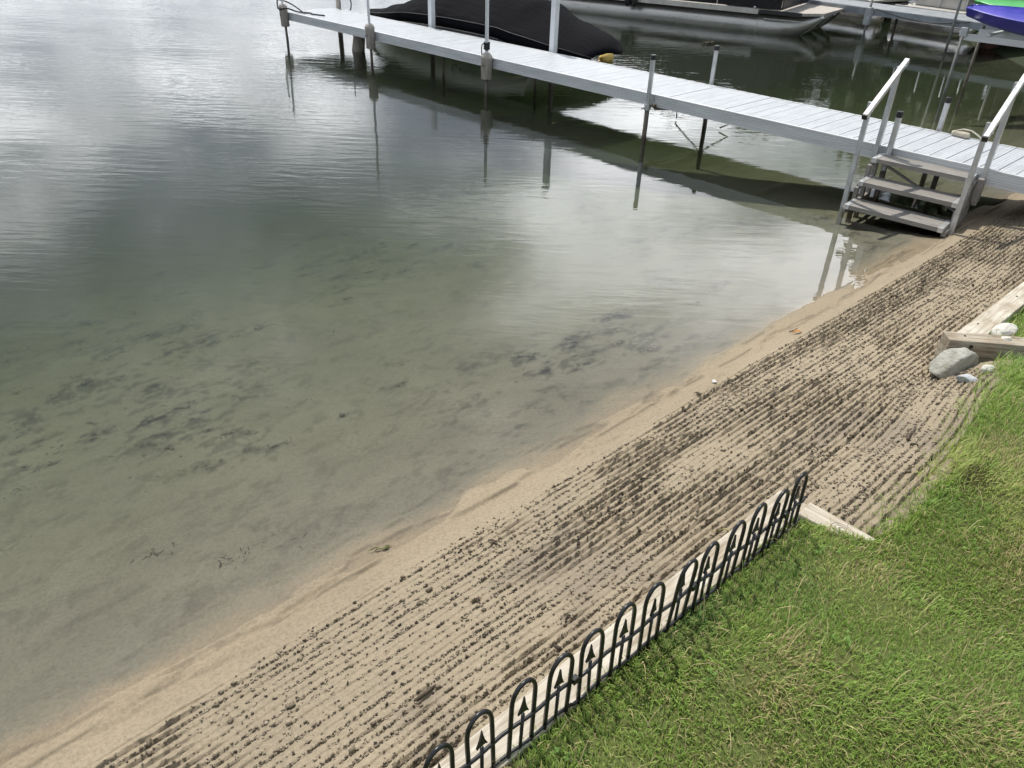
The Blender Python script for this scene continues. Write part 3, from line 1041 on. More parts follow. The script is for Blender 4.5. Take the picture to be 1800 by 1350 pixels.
tm = timber('edging_timber', 'long pale bleached timber lying behind the black hooped fence', -1.6, 2.66, 1.235, 1.368, 0.16, 0.478, M['timber'])
t2 = timber('edging_timber', 'short pale timber end with a round knot beyond the fence', 2.565, 2.665, 1.370, 1.66, 0.25, 0.492, M['timber'], 'v')
kb = MB()
for i in range(3):
    a = 0.011 + 0.010 * i
    kb.tube([(0.03 + a * 1.5 * math.cos(q * math.pi / 10), -0.006 + a * math.sin(q * math.pi / 10), 0.4925) for q in range(21)], 0.0012, 4, False)
kb.build('knot', M['twig'], t2)
t3 = timber('edging_timber', 'square timber running along the sand from the corner by the grey boulder', 4.80, 9.2, 1.155, 1.285, 0.12, 0.478, M['timber'])
for x in (-1.98, -1.35, -0.6):
    bolt_on(t3, x, random.uniform(-0.03, 0.03), 0.478)
CE = Vector((0.9955, -0.095, 0))                      # direction of the timber that runs inland from the corner
t4 = timber('edging_timber', 'weathered timber face running inland beside the grey boulder', 0, 2.4, 0, 0.122, 0.10, 0.482, M['timber_grey'])
c4 = Vector((2.585, 4.035, 0)) + CE * 1.2 + Vector((0.095, 0.9955, 0)) * 0.061
t4.location = c4
t4.rotation_euler = (0, 0, math.atan2(CE.y, CE.x))
bolt_on(t4, -1.09, 0.01, 0.482)
for x, z in ((-1.07, 0.450), (-0.70, 0.435)):
    MB().tube([(x, -0.052, z), (x, -0.0650, z)], 0.011, 10).build('bolt_head', M['screw'], t4)


# ------------------------------------------------------------------ low black hooped fence
def hooped_fence():
    P0, P1 = Vector((-0.155, 1.162, 0)), Vector((1.145, 2.347, 0))
    pitch = (P1 - P0).length / 12
    ex = (P1 - P0).normalized()
    rz = math.atan2(ex.y, ex.x)
    root = thing('garden_fence', 'low black hooped edging fence with arrow pickets along the lawn', 'fence', (P0.x, P0.y, 0.47), rz)
    TOP, HW, RR = 0.310, 0.045, 0.0071
    hoop = MB()
    pts = [(-HW, 0, -0.06), (-HW, 0, 0.10), (-HW, 0, TOP - 0.078)]
    for i in range(1, 14):
        a = math.pi * i / 14
        pts.append((-HW * math.cos(a), 0, TOP - 0.078 + 0.078 * math.sin(a) ** 0.85))
    pts += [(HW, 0, TOP - 0.078), (HW, 0, 0.10), (HW, 0, -0.06)]
    hoop.tube(pts, RR, 8)
    hm = hoop.mesh('hoop', M['fence'], True)
    pk = MB()
    pk.tube([(0, 0, -0.06), (0, 0, 0.17)], 0.0056, 8)
    pm = pk.mesh('picket', M['fence'], True)
    ar = MB()
    # a barbed spear point
    prof = [(0, 0.250), (0.0035, 0.228), (0.0085, 0.206), (0.0195, 0.176), (0.0085, 0.183), (0, 0.183)]
    poly = prof + [(-x, z) for x, z in reversed(prof[1:-1])]
    ar.prism([(x, z) for x, z in poly], 'y', -0.0042, 0.0042)
    am = ar.mesh('arrowhead', M['fence'])
    for i in range(-4, 13):
        x = i * pitch
        tilt = random.gauss(0, 0.028)
        dz = random.gauss(0, 0.003)
        link('hoop', hm, root, loc=(x, 0, dz), rot=(random.gauss(0, 0.015), tilt, random.gauss(0, 0.03)))
        p = link('picket', pm, root, loc=(x, 0, dz), rot=(random.gauss(0, 0.015), tilt, 0))
        link('arrowhead', am, p, bevel=0.0012, rot=(0, 0, random.gauss(0, 0.12)))
    # rails come in panels of four hoops that clip together
    for a in range(-4, 13, 4):
        x0, x1 = (a - 0.5) * pitch, min((a + 3.5) * pitch, 12.62 * pitch)
        for z, nm, r in ((0.138, 'rail', 0.0062), (0.018, 'lower_rail', 0.0055)):
            k = 12
            MB().tube([(x0 + (x1 - x0) * q / k, 0.001 + 0.004 * math.sin(q * 1.3 + a), z + 0.0025 * math.sin(q * 0.9 + a)) for q in range(k + 1)], r, 8).build(nm, M['fence'], root, True)
        if a > -4:
            MB().box(x0 - 0.012, x0 + 0.012, -0.010, 0.010, 0.126, 0.150).build('clip', M['fence'], root, bevel=0.003)
    return root


hooped_fence()


# ------------------------------------------------------------------ stones, sticks and litter on the beach
def stone(name, label, s, v, size, mat, seed, rz=0.0, cut=None, z=None, flat=0.0):
    import bmesh
    bm = bmesh.new()
    bmesh.ops.create_icosphere(bm, subdivisions=4, radius=1.0)
    rr = random.Random(seed)
    offs = [Vector((rr.gauss(0, 1), rr.gauss(0, 1), rr.gauss(0, 1))).normalized() for _ in range(9)]
    dep = [rr.uniform(0.70, 0.97) for _ in range(9)]
    from mathutils import noise as mno
    for vv in bm.verts:
        p = vv.co.copy()
        for o_, d_ in zip(offs, dep):
            q = p.dot(o_)
            if q > d_:
                p = p - o_ * (q - d_) * 0.85
        nz = mno.fractal(p * 1.7 + Vector((seed, 0, 0)), 1.0, 2.0, 4)
        p = p * (1 + 0.10 * nz)
        if cut:
            for pn, pd in cut:
                n_ = Vector(pn).normalized()
                q = p.dot(n_)
                if q > pd:
                    p = p - n_ * (q - pd)
        if p.z < -0.55:
            p.z = -0.55
        vv.co = Vector((p.x * size[0], p.y * size[1], p.z * size[2]))
    me = bpy.data.meshes.new(name)
    bm.to_mesh(me)
    bm.free()
    me.materials.append(mat)
    me.polygons.foreach_set('use_smooth', [True] * len(me.polygons))
    X, Y = shore(s, v)
    zz_ = float(ground_z(np.array([s]), np.array([v]))[0]) if z is None else z
    o = link(name, me, None, loc=(float(X), float(Y), zz_ + size[2] * 0.30), rot=(0, 0, rz))
    return tag(o, label, 'stone')


stone('boulder', 'large grey boulder beside the timber corner', 4.625, 1.245, (0.165, 0.092, 0.112), M['rock'], 5, R(22),
      cut=[((0.15, -1, 0.25), 0.62), ((-0.75, 0.0, 0.65), 0.66)])
stone('small_stone', 'small heart shaped blue grey stone on the sand below the boulder', 4.41, 1.385, (0.062, 0.045, 0.040), M['rock_blue'], 9, R(-20),
      cut=[((-0.6, -0.6, -0.2), 0.35)])
stone('small_stone', 'small pale stone between the boulder and the grass', 4.565, 1.430, (0.042, 0.034, 0.032), M['rock_white'], 12, 0.4)
stone('flat_stone', 'broad white stone lying in the grass inside the timber corner', 5.07, 1.335, (0.105, 0.055, 0.045), M['rock_white'], 15, R(30), z=0.455)
stone('small_stone', 'round white pebble in the grass near the inland timber', 4.945, 1.385, (0.036, 0.033, 0.034), M['rock_white'], 18, 0.2, z=0.455)
stone('small_stone', 'tiny pale stone wedged in the timber corner', 4.862, 1.315, (0.022, 0.016, 0.016), M['rock_white'], 21, 0.9, z=0.44)


def wpt(s, v, dz=0.0):
    X, Y = shore(s, v)
    return (float(X), float(Y), float(ground_z(np.array([s]), np.array([v]))[0]) + dz)


def litter(name, label, cat, pts, r, mat, seg=6):
    """thin stick or stem laid on the sand; pts are (s, v, lift)"""
    P = [Vector(wpt(*p)) for p in pts]
    c = P[0].copy()
    o = MB().tube([q - c for q in P], r, seg).build(name, mat, None, True, loc=c)
    return tag(o, label, cat)


litter('stick', 'dark broken stick lying on the sand near the lawn edge', 'stick', [(3.55, 1.42, .01), (3.60, 1.405, .012), (3.68, 1.40, .008), (3.74, 1.385, .006)], [0.008, 0.009, 0.007, 0.004], M['twig'])
litter('plant_stem', 'yellow green plant stem lying on the sand behind the fence', 'stem', [(2.42, 1.08, .012), (2.47, 1.12, .016), (2.46, 1.19, .014), (2.44, 1.235, .02)], [0.002, 0.0028, 0.003, 0.0022], M['straw'])
litter('stick', 'short dark driftwood piece in the raked sand left of the fence', 'stick', [(0.95, 0.86, .008), (1.00, 0.865, .012), (1.05, 0.855, .006)], [0.006, 0.008, 0.005], M['twig'])
litter('stick', 'dark twig by the water near the orange leaf', 'stick', [(4.86, 0.10, .006), (4.90, 0.12, .008), (4.95, 0.115, .005)], [0.003, 0.004, 0.002], M['twig'])


def flat_leaf(name, label, cat, s, v, ln, wd, mat, rz, lift=0.004):
    b = MB()
    k = 6
    top, bot = [], []
    for i in range(k + 1):
        t = i / k
        w = wd * math.sin(math.pi * min(0.97, max(0.03, t))) ** 0.8
        zc = 0.012 * math.sin(t * 3.0) * ln / 0.06
        top.append([(t * ln - ln / 2, -w, zc + 0.004), (t * ln - ln / 2, 0, zc), (t * ln - ln / 2, w, zc + 0.005)])
    for i in range(k):
        for j in range(2):
            b.add([top[i][j], top[i][j + 1], top[i + 1][j + 1], top[i + 1][j]], [(0, 1, 2, 3)])
    o = b.build(name, mat, None, True, loc=wpt(s, v, lift))
    so = o.modifiers.new('thick', 'SOLIDIFY')
    so.thickness = 0.0008
    o.rotation_euler = (0.1, 0.05, rz)
    return tag(o, label, cat)


flat_leaf('fallen_leaf', 'small orange leaf on the smooth sand near the water', 'leaf', 4.87, 0.155, 0.075, 0.014, M['leaf_orange'], 0.2)
flat_leaf('scrap', 'white paper scrap on the smooth sand near the water', 'scrap', 3.83, 0.165, 0.035, 0.014, M['scrap'], 0.5)
wr = thing('weed_sprig', 'green and brown water weed sprig stranded on the shoreline', 'weed', wpt(1.40, -0.02, 0.006), 0.3)
for i in range(9):
    a = random.uniform(-0.9, 0.9) + (math.pi if i % 2 else 0)
    l = random.uniform(0.03, 0.075)
    MB().tube([(0, 0, 0.003), (math.cos(a) * l * .5, math.sin(a) * l * .35, 0.010), (math.cos(a + .4) * l, math.sin(a + .4) * l * .6, 0.002)], [0.0022, 0.0028, 0.0012], 5).build('frond', M['sprig'], wr, True)
for i, (s, v, lb) in enumerate([(3.62, 0.19, 'dark clump of weed beside the white scrap'), (1.78, 0.36, 'dark clump of weed left of the upper raked sand'), (1.46, 0.60, 'dark clump of weed in the middle of the raked sand'),
                                (1.62, 0.98, 'small dark clump of weed in the sand nearest the fence')]):
    w_ = thing('weed_clump', lb, 'weed', wpt(s, v, 0.004), i * 1.1)
    for j in range(14):
        a = random.uniform(0, 6.28)
        l = random.uniform(0.008, 0.030)
        MB().tube([(random.gauss(0, .006), random.gauss(0, .006), 0.002), (math.cos(a) * l * .6, math.sin(a) * l * .6, 0.010), (math.cos(a + .5) * l, math.sin(a + .5) * l, 0.003)], [0.0022, 0.003, 0.001], 5).build('strand', M['twig'], w_, True)


# ------------------------------------------------------------------ the dock frame: t runs along the dock towards the shore, n away from the camera
AN = -0.7907
DT = Vector((math.cos(AN), math.sin(AN), 0))
DN = Vector((-math.sin(AN), math.cos(AN), 0))


def dk(t, n, z=0.0):
    return DT * t + DN * n + Vector((0, 0, z))


def bed_at(t, n):
    p = dk(t, n)
    s, v = to_sv(p.x, p.y)
    return float(ground_z(np.array([s]), np.array([v]), False)[0])


T0, N0 = -7.0, 9.067
NE, FE = 8.494 - N0, 9.640 - N0           # near and far edge in the dock's own frame
dock = thing('dock', 'long white boarded dock on metal posts running out from the beach', 'dock', dk(T0, N0), AN)
DECK = 0.520


def board_mesh(w, y0, y1):
    b = MB()
    prof = [(-w / 2, -0.030), (w / 2, -0.030), (w / 2, -0.004), (w / 2 - 0.005, 0.0)]
    k = 4
    for i in range(k):                      # shallow ribs across the board
        xc = w / 2 - (i + 1) * w / (k + 1)
        prof += [(xc + 0.004, 0.0), (xc + 0.002, -0.0025), (xc - 0.002, -0.0025), (xc - 0.004, 0.0)]
    prof += [(-w / 2 + 0.005, 0.0), (-w / 2, -0.004)]
    b.prism(prof, 'y', y0, y1)
    return b


PB = 0.1630
bm_ = board_mesh(PB - 0.0085, NE + 0.040, FE - 0.040).mesh('deck_board', M['vinyl'])
sm_ = MB().tube([(0, 0, -0.006), (0, 0, 0.006)], 0.009, 6).mesh('screw', M['black_plastic'])
t = -15.43 + PB / 2
while t < 0.9:
    o = link('deck_board', bm_, dock, loc=(t - T0, random.gauss(0, 0.0008), DECK + random.gauss(0, 0.0009)), rot=(random.gauss(0, 0.0008), random.gauss(0, 0.005), 0))
    if t > -9.0:
        link('screw', sm_, dock, loc=(t - T0 + PB / 2, FE - 0.012, DECK + 0.002))
    t += PB
SEC = [-15.43, -12.33, -9.26, -6.16, -3.06, 0.90]


def side_rail_mesh(L, outward):
    b = MB()
    hgt, w = 0.146, 0.036
    prof = [(w / 2 * outward, -hgt), (-w / 2 * outward, -hgt), (-w / 2 * outward, 0.002), (w / 2 * outward, 0.002)]
    k = 5
    for i in range(k):
        zc = -hgt * (i + 1) / (k + 1)
        prof += [(w / 2 * outward, zc + 0.006), (w / 2 * outward - 0.005 * outward, zc + 0.003), (w / 2 * outward - 0.005 * outward, zc - 0.003), (w / 2 * outward, zc - 0.006)]
    b.prism(prof, 'x', 0, L)
    return b


for a, b_ in zip(SEC, SEC[1:]):
    for y, ow in ((NE + 0.018, -1), (FE - 0.018, 1)):
        side_rail_mesh(b_ - a - 0.008, ow).build('side_rail', M['alu_side'], dock, loc=(a - T0, y, DECK + 0.002))
    for tt in (a + 0.05, (a + b_) / 2, b_ - 0.06):
        MB().box(tt - 0.025, tt + 0.025, NE + 0.040, FE - 0.040, DECK - 0.115, DECK - 0.034).build('cross_beam', M['alu_side'], dock, loc=(-T0, 0, 0))
MB().box(-0.022, -0.002, NE, FE, DECK - 0.145, DECK + 0.001).build('end_rail', M['alu_side'], dock, loc=(-15.43 - T0, 0, 0))


def post(t, n, top, r=0.030, stain_top=0.30, cap=True, lean=(0, 0), upper=None, upper_r=None):
    x, y = t - T0, n - N0
    zb = bed_at(t, n) - 0.3
    def P(z):
        return (x + lean[0] * (z - 0.5), y + lean[1] * (z - 0.5), z)
    MB().tube([P(zb), P(0.03), P(stain_top)], r, 12).build('post_foot', M['stain'], dock, True)
    p = MB().tube([P(stain_top + 0.001), P(top)], upper_r or r, 14).build('post', upper or M['alu'], dock, True)
    smooth_angle(p)
    if cap:
        c = MB().tube([P(top - 0.055), P(top + 0.004)], (upper_r or r) + 0.004, 14).build('post_cap', M['black_plastic'], p, bevel=0.004)
        smooth_angle(c)
    return p


def sleeve(t, n, z0, z1, w=0.115, mat=None, lean=(0, 0)):
    x, y = t - T0, n - N0
    b = MB()
    rings = []
    for z, k in ((z0, 0.92), (z0 + 0.012, 1.0), (z1 - 0.10, 1.0), (z1 - 0.085, 1.06), (z1 - 0.055, 1.06), (z1 - 0.01, 0.70), (z1, 0.52)):
        h = w / 2 * k
        c = h * 0.38
        ox, oy = x + lean[0] * (z - 0.5), y + lean[1] * (z - 0.5)
        rings.append([(ox - h, oy - h + c, z), (ox - h + c, oy - h, z), (ox + h - c, oy - h, z), (ox + h, oy - h + c, z),
                      (ox + h, oy + h - c, z), (ox + h - c, oy + h, z), (ox - h + c, oy + h, z), (ox - h, oy + h - c, z)])
    b.loft(rings)
    o = b.build('post_sleeve', mat or M['sleeve'], dock)
    smooth_angle(o, 50)
    MB().box(x - 0.028, x + 0.028, y - w / 2 - 0.006, y - w / 2 + 0.004, (z0 + z1) / 2 + 0.0, (z0 + z1) / 2 + 0.02).build('slot', M['stain'], o, bevel=0.002)
    return o


LE1, LE2 = (0.035, 0.0), (0.01, 0.0)
post(-15.34, 8.415, 1.42, 0.024, 0.32, False, (-0.05, 0.0), M['alu_white'], 0.021)
sleeve(-15.34, 8.415, 0.265, 0.675, 0.14, lean=(-0.05, 0))
post(-12.37, 8.415, 2.1, 0.024, 0.30, False, (-0.01, 0.0), M['alu_white'], 0.023)
sleeve(-12.37, 8.415, 0.250, 0.660, 0.14, lean=(-0.01, 0))
post(-9.30, 8.415, 1.39, 0.026, 0.28, False, (0, 0), M['alu_white'], 0.027)
sleeve(-9.30, 8.415, 0.225, 0.600, 0.145)
post(-6.21, 8.430, 0.995, 0.030, 0.37)
post(-6.125, 9.705, 1.005, 0.030, 0.34)
post(-3.065, 9.705, 0.875, 0.030, 0.34)
post(-3.075, 8.435, 0.895, 0.030, 0.30)
post(-15.38, 9.72, 1.0, 0.05, 0.30, False, (0.03, 0), M['sleeve'])
# under the deck
post(-11.0, 8.95, 0.40, 0.022, 0.39, False)
post(-9.35, 9.55, 0.40, 0.022, 0.39, False)
post(-2.75, 9.1, 0.40, 0.028, 0.39, False)
# clamp on the plain near post
cl = MB().tube([(-6.21 - T0, 8.430 - N0, 0.335), (-6.21 - T0, 8.430 - N0, 0.405)], 0.043, 14).build('clamp', M['alu'], dock)
smooth_angle(cl)
MB().tube([(-6.21 - T0 - 0.02, 8.40 - N0, 0.365), (-6.21 - T0 - 0.05, 8.37 - N0, 0.355)], 0.020, 10).build('clamp_bolt', M['alu_white'], cl, True)
MB().tube([(-6.21 - T0 + 0.05, 8.44 - N0, 0.40), (-6.21 - T0 + 0.10, 8.46 - N0, 0.395)], 0.026, 10).build('clamp_knob', M['stain'], cl, True)
MB().prism([(-6.21 - T0 + 0.03, 0.375), (-6.21 - T0 + 0.30, 0.373), (-6.21 - T0 + 0.06, 0.330)], 'y', NE + 0.01, NE + 0.05).build('bracket', M['stain'], dock)
# struts that spread from the far post below the deck
for sg in (-1, 1):
    MB().tube([(-6.125 - T0, 9.68 - N0, 0.40), (-6.125 - T0 + sg * 0.44, 9.62 - N0, 0.085), (-6.125 - T0 + sg * 0.36, 9.52 - N0, 0.03)], 0.011, 8).build('strut', M['stain'], dock, True)


# ropes and strap on the dock
def cable(name, label, pts, r, mat):
    c = Vector(pts[0])
    P = [Vector(p) - c for p in pts]
    # smooth the polyline a little
    Q = []
    for i in range(len(P) - 1):
        for q in range(4):
            a = q / 4
            p0, p1, p2, p3 = P[max(i - 1, 0)], P[i], P[i + 1], P[min(i + 2, len(P) - 1)]
            Q.append(0.5 * ((2 * p1) + (p2 - p0) * a + (2 * p0 - 5 * p1 + 4 * p2 - p3) * a * a + (3 * p1 - p0 - 3 * p2 + p3) * a ** 3))
    Q.append(P[-1])
    return tag(MB().tube(Q, r, 7).build(name, mat, None, True, loc=c), label, 'rope')


cable('mooring_rope', 'black rope looped round the far corner sleeve and trailing on the deck',
      [dk(-15.52, 8.42, 1.15), dk(-15.47, 8.38, 0.80), dk(-15.44, 8.35, 0.66), dk(-15.36, 8.32, 0.59), dk(-15.24, 8.36, 0.60), dk(-15.22, 8.46, 0.60), dk(-15.12, 8.60, 0.545), dk(-14.88, 8.75, 0.537), dk(-14.74, 8.70, 0.537), dk(-14.45, 8.80, 0.535)], 0.014, M['black_rubber'])
cable('mooring_rope', 'black rope rising from the corner sleeve to the deck end',
      [dk(-15.47, 8.40, 0.74), dk(-15.36, 8.48, 0.72), dk(-15.2, 8.56, 0.66), dk(-14.98, 8.62, 0.56), dk(-14.9, 8.64, 0.535)], 0.013, M['black_rubber'])
cable('mooring_rope', 'black rope hanging at the far corner of the dock end',
      [dk(-15.05, 9.75, 1.2), dk(-14.98, 9.74, 0.85), dk(-14.9, 9.72, 0.64), dk(-14.86, 9.66, 0.54)], 0.013, M['black_rubber'])
kn = thing('tied_strap', 'black knotted strap tied round the white pole above its beige sleeve', 'strap', dk(-9.30, 8.415, 0.66), AN)
for i in range(4):
    z = -0.005 + i * 0.028
    MB().tube([(0.040 * math.cos(a * math.pi / 6), 0.040 * math.sin(a * math.pi / 6), z + 0.006 * math.sin(a)) for a in range(13)], 0.013, 7).build('strap_turn', M['black_rubber'], kn, True)
MB().tube([(-0.035, -0.02, 0.07), (-0.075, -0.03, 0.05), (-0.085, -0.03, -0.02), (-0.075, -0.03, -0.10), (-0.08, -0.03, -0.13)], 0.008, 7).build('strap_tail', M['black_rubber'], kn, True)

# foam float with a cord on the far edge
fl = thing('dock_float', 'cream foam block with a pale cord loop on the far edge of the dock', 'float', dk(-2.80, 9.575, DECK), AN)
MB().tube([(-0.085, 0.012, 0.032), (-0.055, 0.008, 0.036), (-0.05, 0.006, 0.030), (0.03, 0, 0.034), (0.085, -0.004, 0.030), (0.10, -0.005, 0.028)], [0.022, 0.030, 0.024, 0.033, 0.033, 0.022], 10).build('block', M['cream'], fl, True)
MB().tube([(-0.06, 0.04, 0.05), (-0.0, 0.06, 0.075), (0.09, 0.06, 0.075), (0.17, 0.045, 0.045), (0.23, 0.03, 0.012), (0.27, 0.03, 0.010)], 0.009, 7).build('cord', M['cord'], fl, True)


# ------------------------------------------------------------------ dock stairs with two handrails
def stairs():
    ts, ns = -2.63, 8.10
    root = thing('dock_stairs', 'weathered grey aluminium stairs with two handrails leading onto the dock', 'stairs', dk(ts - 0.02, ns + 0.04), AN + R(5))
    L = lambda t, n, z: (t - ts, n - ns, z)
    tl, tr = -3.105, -2.155
    treads = [(8.190, 8.445, 0.462), (7.950, 8.240, 0.272), (7.690, 7.985, 0.092)]
    for n0, n1, z in treads:
        b = MB()
        w = n1 - n0
        prof = []
        k = 6
        y0 = n0 - ns
        prof = [(y0, z - 0.042), (y0 + w, z - 0.042), (y0 + w, z)]
        for i in range(k):
            yc = y0 + w - (i + 1) * w / (k + 1)
            prof += [(yc + 0.004, z), (yc + 0.002, z - 0.003), (yc - 0.002, z - 0.003), (yc - 0.004, z)]
        prof += [(y0, z)]
        b.prism(prof, 'x', tl + 0.05 - ts, tr - 0.05 - ts)
        tr_o = b.build('tread', M['tread'], root)
        for a in (tl, tr - 0.05):
            e = MB().box(a - ts, a + 0.049 - ts, n0 - ns - 0.003, n1 - ns, z - 0.046, z + 0.003).build('end_plate', M['rail'], tr_o, bevel=0.003)
            for q in range(3):
                MB().box(a + 0.016 - ts, a + 0.034 - ts, n0 - ns + 0.05 + q * 0.075, n0 - ns + 0.075 + q * 0.075, z + 0.002, z + 0.0045).build('slot', M['tread'], e) if False else None
    # legs and side arms
    for a in (tl - 0.005, tr + 0.005):
        for (n, z1) in ((8.395, 0.44), (8.195, 0.42), (7.975, 0.235)):
            zb = bed_at(a, n) - 0.06
            MB().beam(L(a, n, zb), L(a, n, z1 - 0.03), 0.040, 0.052, (0, 1, 0)).build('leg', M['tread'], root, bevel=0.003)
        MB().beam(L(a, 7.72, 0.030), L(a, 8.40, 0.030), 0.038, 0.05).build('side_arm', M['tread'], root, bevel=0.003)
        MB().beam(L(a, 8.00, 0.207), L(a, 8.40, 0.207), 0.036, 0.05).build('side_arm', M['tread'], root, bevel=0.003)
        MB().beam(L(a, 8.235, 0.396), L(a, 8.42, 0.396), 0.036, 0.044).build('side_arm', M['tread'], root, bevel=0.003)
    MB().beam(L(tl + 0.05, 8.40, 0.38), L(tr - 0.05, 8.40, 0.05), 0.022, 0.022).build('brace', M['tread'], root)
    # rails
    for t_in, t_post, z_f, z_r in ((-3.165, -3.165, 0.985, 1.365), (-2.115, -2.115, 0.985, 1.375)):
        zb = bed_at(t_post, 7.86) - 0.12
        MB().beam(L(t_post, 7.862, zb), L(t_post, 7.862, z_f + 0.065), 0.044, 0.044, (0, 1, 0)).build('rail_post', M['alu'], root, bevel=0.003)
        zb = 0.22 if t_post < -3 else 0.16
        MB().beam(L(t_post + 0.012, 8.425, zb), L(t_post + 0.012, 8.425, z_r - 0.055), 0.044, 0.060, (0, 1, 0)).build('rail_post', M['alu'], root, bevel=0.003)
        sd = 0.046
        a, b_ = Vector(L(t_post + sd, 7.640, z_f - 0.03)), Vector(L(t_post + sd, 8.490, z_r))
        h = MB().beam(a, b_, 0.046, 0.046).build('handrail', M['rail'], root, bevel=0.004)
        dd = (b_ - a).normalized()
        MB().beam(a - dd * 0.012, a + dd * 0.010, 0.049, 0.049).build('rail_cap', M['black_plastic'], h, bevel=0.003)
        for fr in (0.10, 0.90):
            c = a.lerp(b_, fr)
            MB().tube([c + Vector((0.020, 0, 0)), c + Vector((0.032, 0, 0))], 0.010, 8).build('rail_bolt', M['alu_white'], h, True)
    MB().box(-2.13 - ts, -2.07 - ts, 8.33 - ns, 8.435 - ns, 0.20, 0.44).build('hanger_plate', M['tread'], root, bevel=0.008)
    return root


stairs()


# ------------------------------------------------------------------ covered boat on its lift behind the dock
def text_mesh(txt, size, depth=0.003):
    cu = bpy.data.curves.new('lettering', 'FONT')
    cu.body = txt
    cu.size = size
    cu.extrude = depth
    cu.resolution_u = 2
    ob = bpy.data.objects.new('lettering_tmp', cu)
    COL.objects.link(ob)
    dg = bpy.context.evaluated_depsgraph_get()
    me = bpy.data.meshes.new_from_object(ob.evaluated_get(dg))
    bpy.data.objects.remove(ob)
    return me


def covered_boat():
    tb, nb = -12.5, 11.0
    root = thing('covered_boat', 'cream motorboat under a fitted black cover behind the dock', 'boat', dk(tb, nb), AN)
    st = [(-16.10, .04, .30, .34, .36), (-15.75, .26, .30, .36, .41), (-15.35, .48, .31, .39, .47), (-14.95, .66, .33, .43, .56), (-14.5, .84, .36, .49, .68),
          (-14.1, .95, .38, .54, .80), (-13.5, 1.02, .47, .62, .96), (-12.8, 1.06, .50, .66, 1.08), (-12.0, 1.08, .52, .68, 1.16), (-11.2, 1.08, .52, .68, 1.14), (-10.75, 1.06, .50, .67, 1.07),
          (-10.45, 1.02, .41, .62, .90), (-10.1, .97, .39, .58, .79), (-9.75, .88, .36, .52, .69), (-9.42, .74, .33, .46, .58), (-9.18, .55, .31, .39, .46), (-9.08, .40, .30, .35, .38)]
    T = np.array([s[0] for s in st])
    tt = np.linspace(-16.1, -9.08, 60)
    W, SK, GZ_, RZ = [np.interp(tt, T, np.array([s[k] for s in st])) for k in (1, 2, 3, 4)]
    rings = []
    fr = np.linspace(-1, 1, 29)
    for i, x in enumerate(tt):
        row = []
        w, sk, gz, rz = W[i], SK[i], GZ_[i], RZ[i]
        row.append((x - tb, -w * 0.985, sk))
        for f in fr:
            a = abs(f)
            z = gz + (rz - gz) * (1 - a ** 1.7) + 0.035 * (1 - a) * math.sin(x * 5.3 + f * 3) * min(1, w)
            z += 0.020 * math.sin(x * 9.0 + f * 7.0) * (a < 0.97) * a
            # a peak where the cover stands over the windscreen frame
            z += 0.10 * math.exp(-((x + 12.6) / 0.45) ** 2) * (1 - a ** 2)
            row.append((x - tb, f * w + 0.01 * math.sin(x * 17 + f * 5), z))
        row.append((x - tb, w * 0.985, sk))
        rings.append(row)
    cv = MB().loft(rings, closed=False, cap=False).build('cover', M['cover'], root, True)
    so = cv.modifiers.new('thick', 'SOLIDIFY')
    so.thickness = 0.006
    # seam along the gunwale
    MB().tube([(x - tb, -W[i] - 0.004, GZ_[i] + 0.004) for i, x in enumerate(tt)], 0.010, 6).build('cover_seam', M['black_rubber'], cv, True)
    hr = []
    for i, x in enumerate(tt[1:-9]):
        w = max(0.05, W[i + 1]) * 0.965
        sk = SK[i + 1] + 0.06
        hr.append([(x - tb, -w, sk), (x - tb, -w * 0.97, 0.26), (x - tb, -w * 0.90, 0.10), (x - tb, -w * 0.80, 0.03), (x - tb, -w * 0.35, -0.14), (x - tb, 0, -0.24),
                   (x - tb, w * 0.35, -0.14), (x - tb, w * 0.80, 0.03), (x - tb, w * 0.90, 0.10), (x - tb, w * 0.97, 0.26), (x - tb, w, sk)])
    h = MB().loft(hr).build('hull', M['hull'], root)
    smooth_angle(h, 35)
    MB().tube([(x - tb, -max(0.05, W[i]) * 0.982 - 0.004, SK[i] - 0.03) for i, x in enumerate(tt[1:-9])], 0.016, 6).build('rub_rail', M['hull_dark'], root, True)
    for txt, size, x, z in (('C', 0.25, -12.02, 0.10), ('enturion', 0.185, -11.82, 0.135)):
        me = text_mesh(txt, size)
        me.materials.clear()
        me.materials.append(M['letters'])
        link('lettering', me, h, loc=(x - tb, -1.025, z), rot=(R(96), 0, 0))
    return root


covered_boat()
lift = thing('boat_lift', 'pair of square white boat lift posts against the far side of the dock', 'boat lift', dk(-10.74, 9.75), AN)
for t, top_ in ((-12.30, 1.34), (-9.18, 1.76)):
    zb = bed_at(t, 9.75) - 0.05
    MB().box(t + 10.74 - 0.048, t + 10.74 + 0.048, -0.048, 0.048, 0.50, top_).build('lift_post', M['alu_white'], lift, bevel=0.006)
    MB().box(t + 10.74 - 0.03, t + 10.74 + 0.03, -0.03, 0.03, zb, 0.499).build('lift_leg', M['stain'], lift)
    MB().box(t + 10.74 - 0.04, t + 10.74 + 0.04, 0.049, 2.6, -0.72, -0.62).build('cradle_beam', M['stain'], lift)
    MB().box(t + 10.74 - 0.16, t + 10.74 + 0.16, -0.16, 0.16, zb - 0.02, zb + 0.02).build('foot_plate', M['alu'], lift)

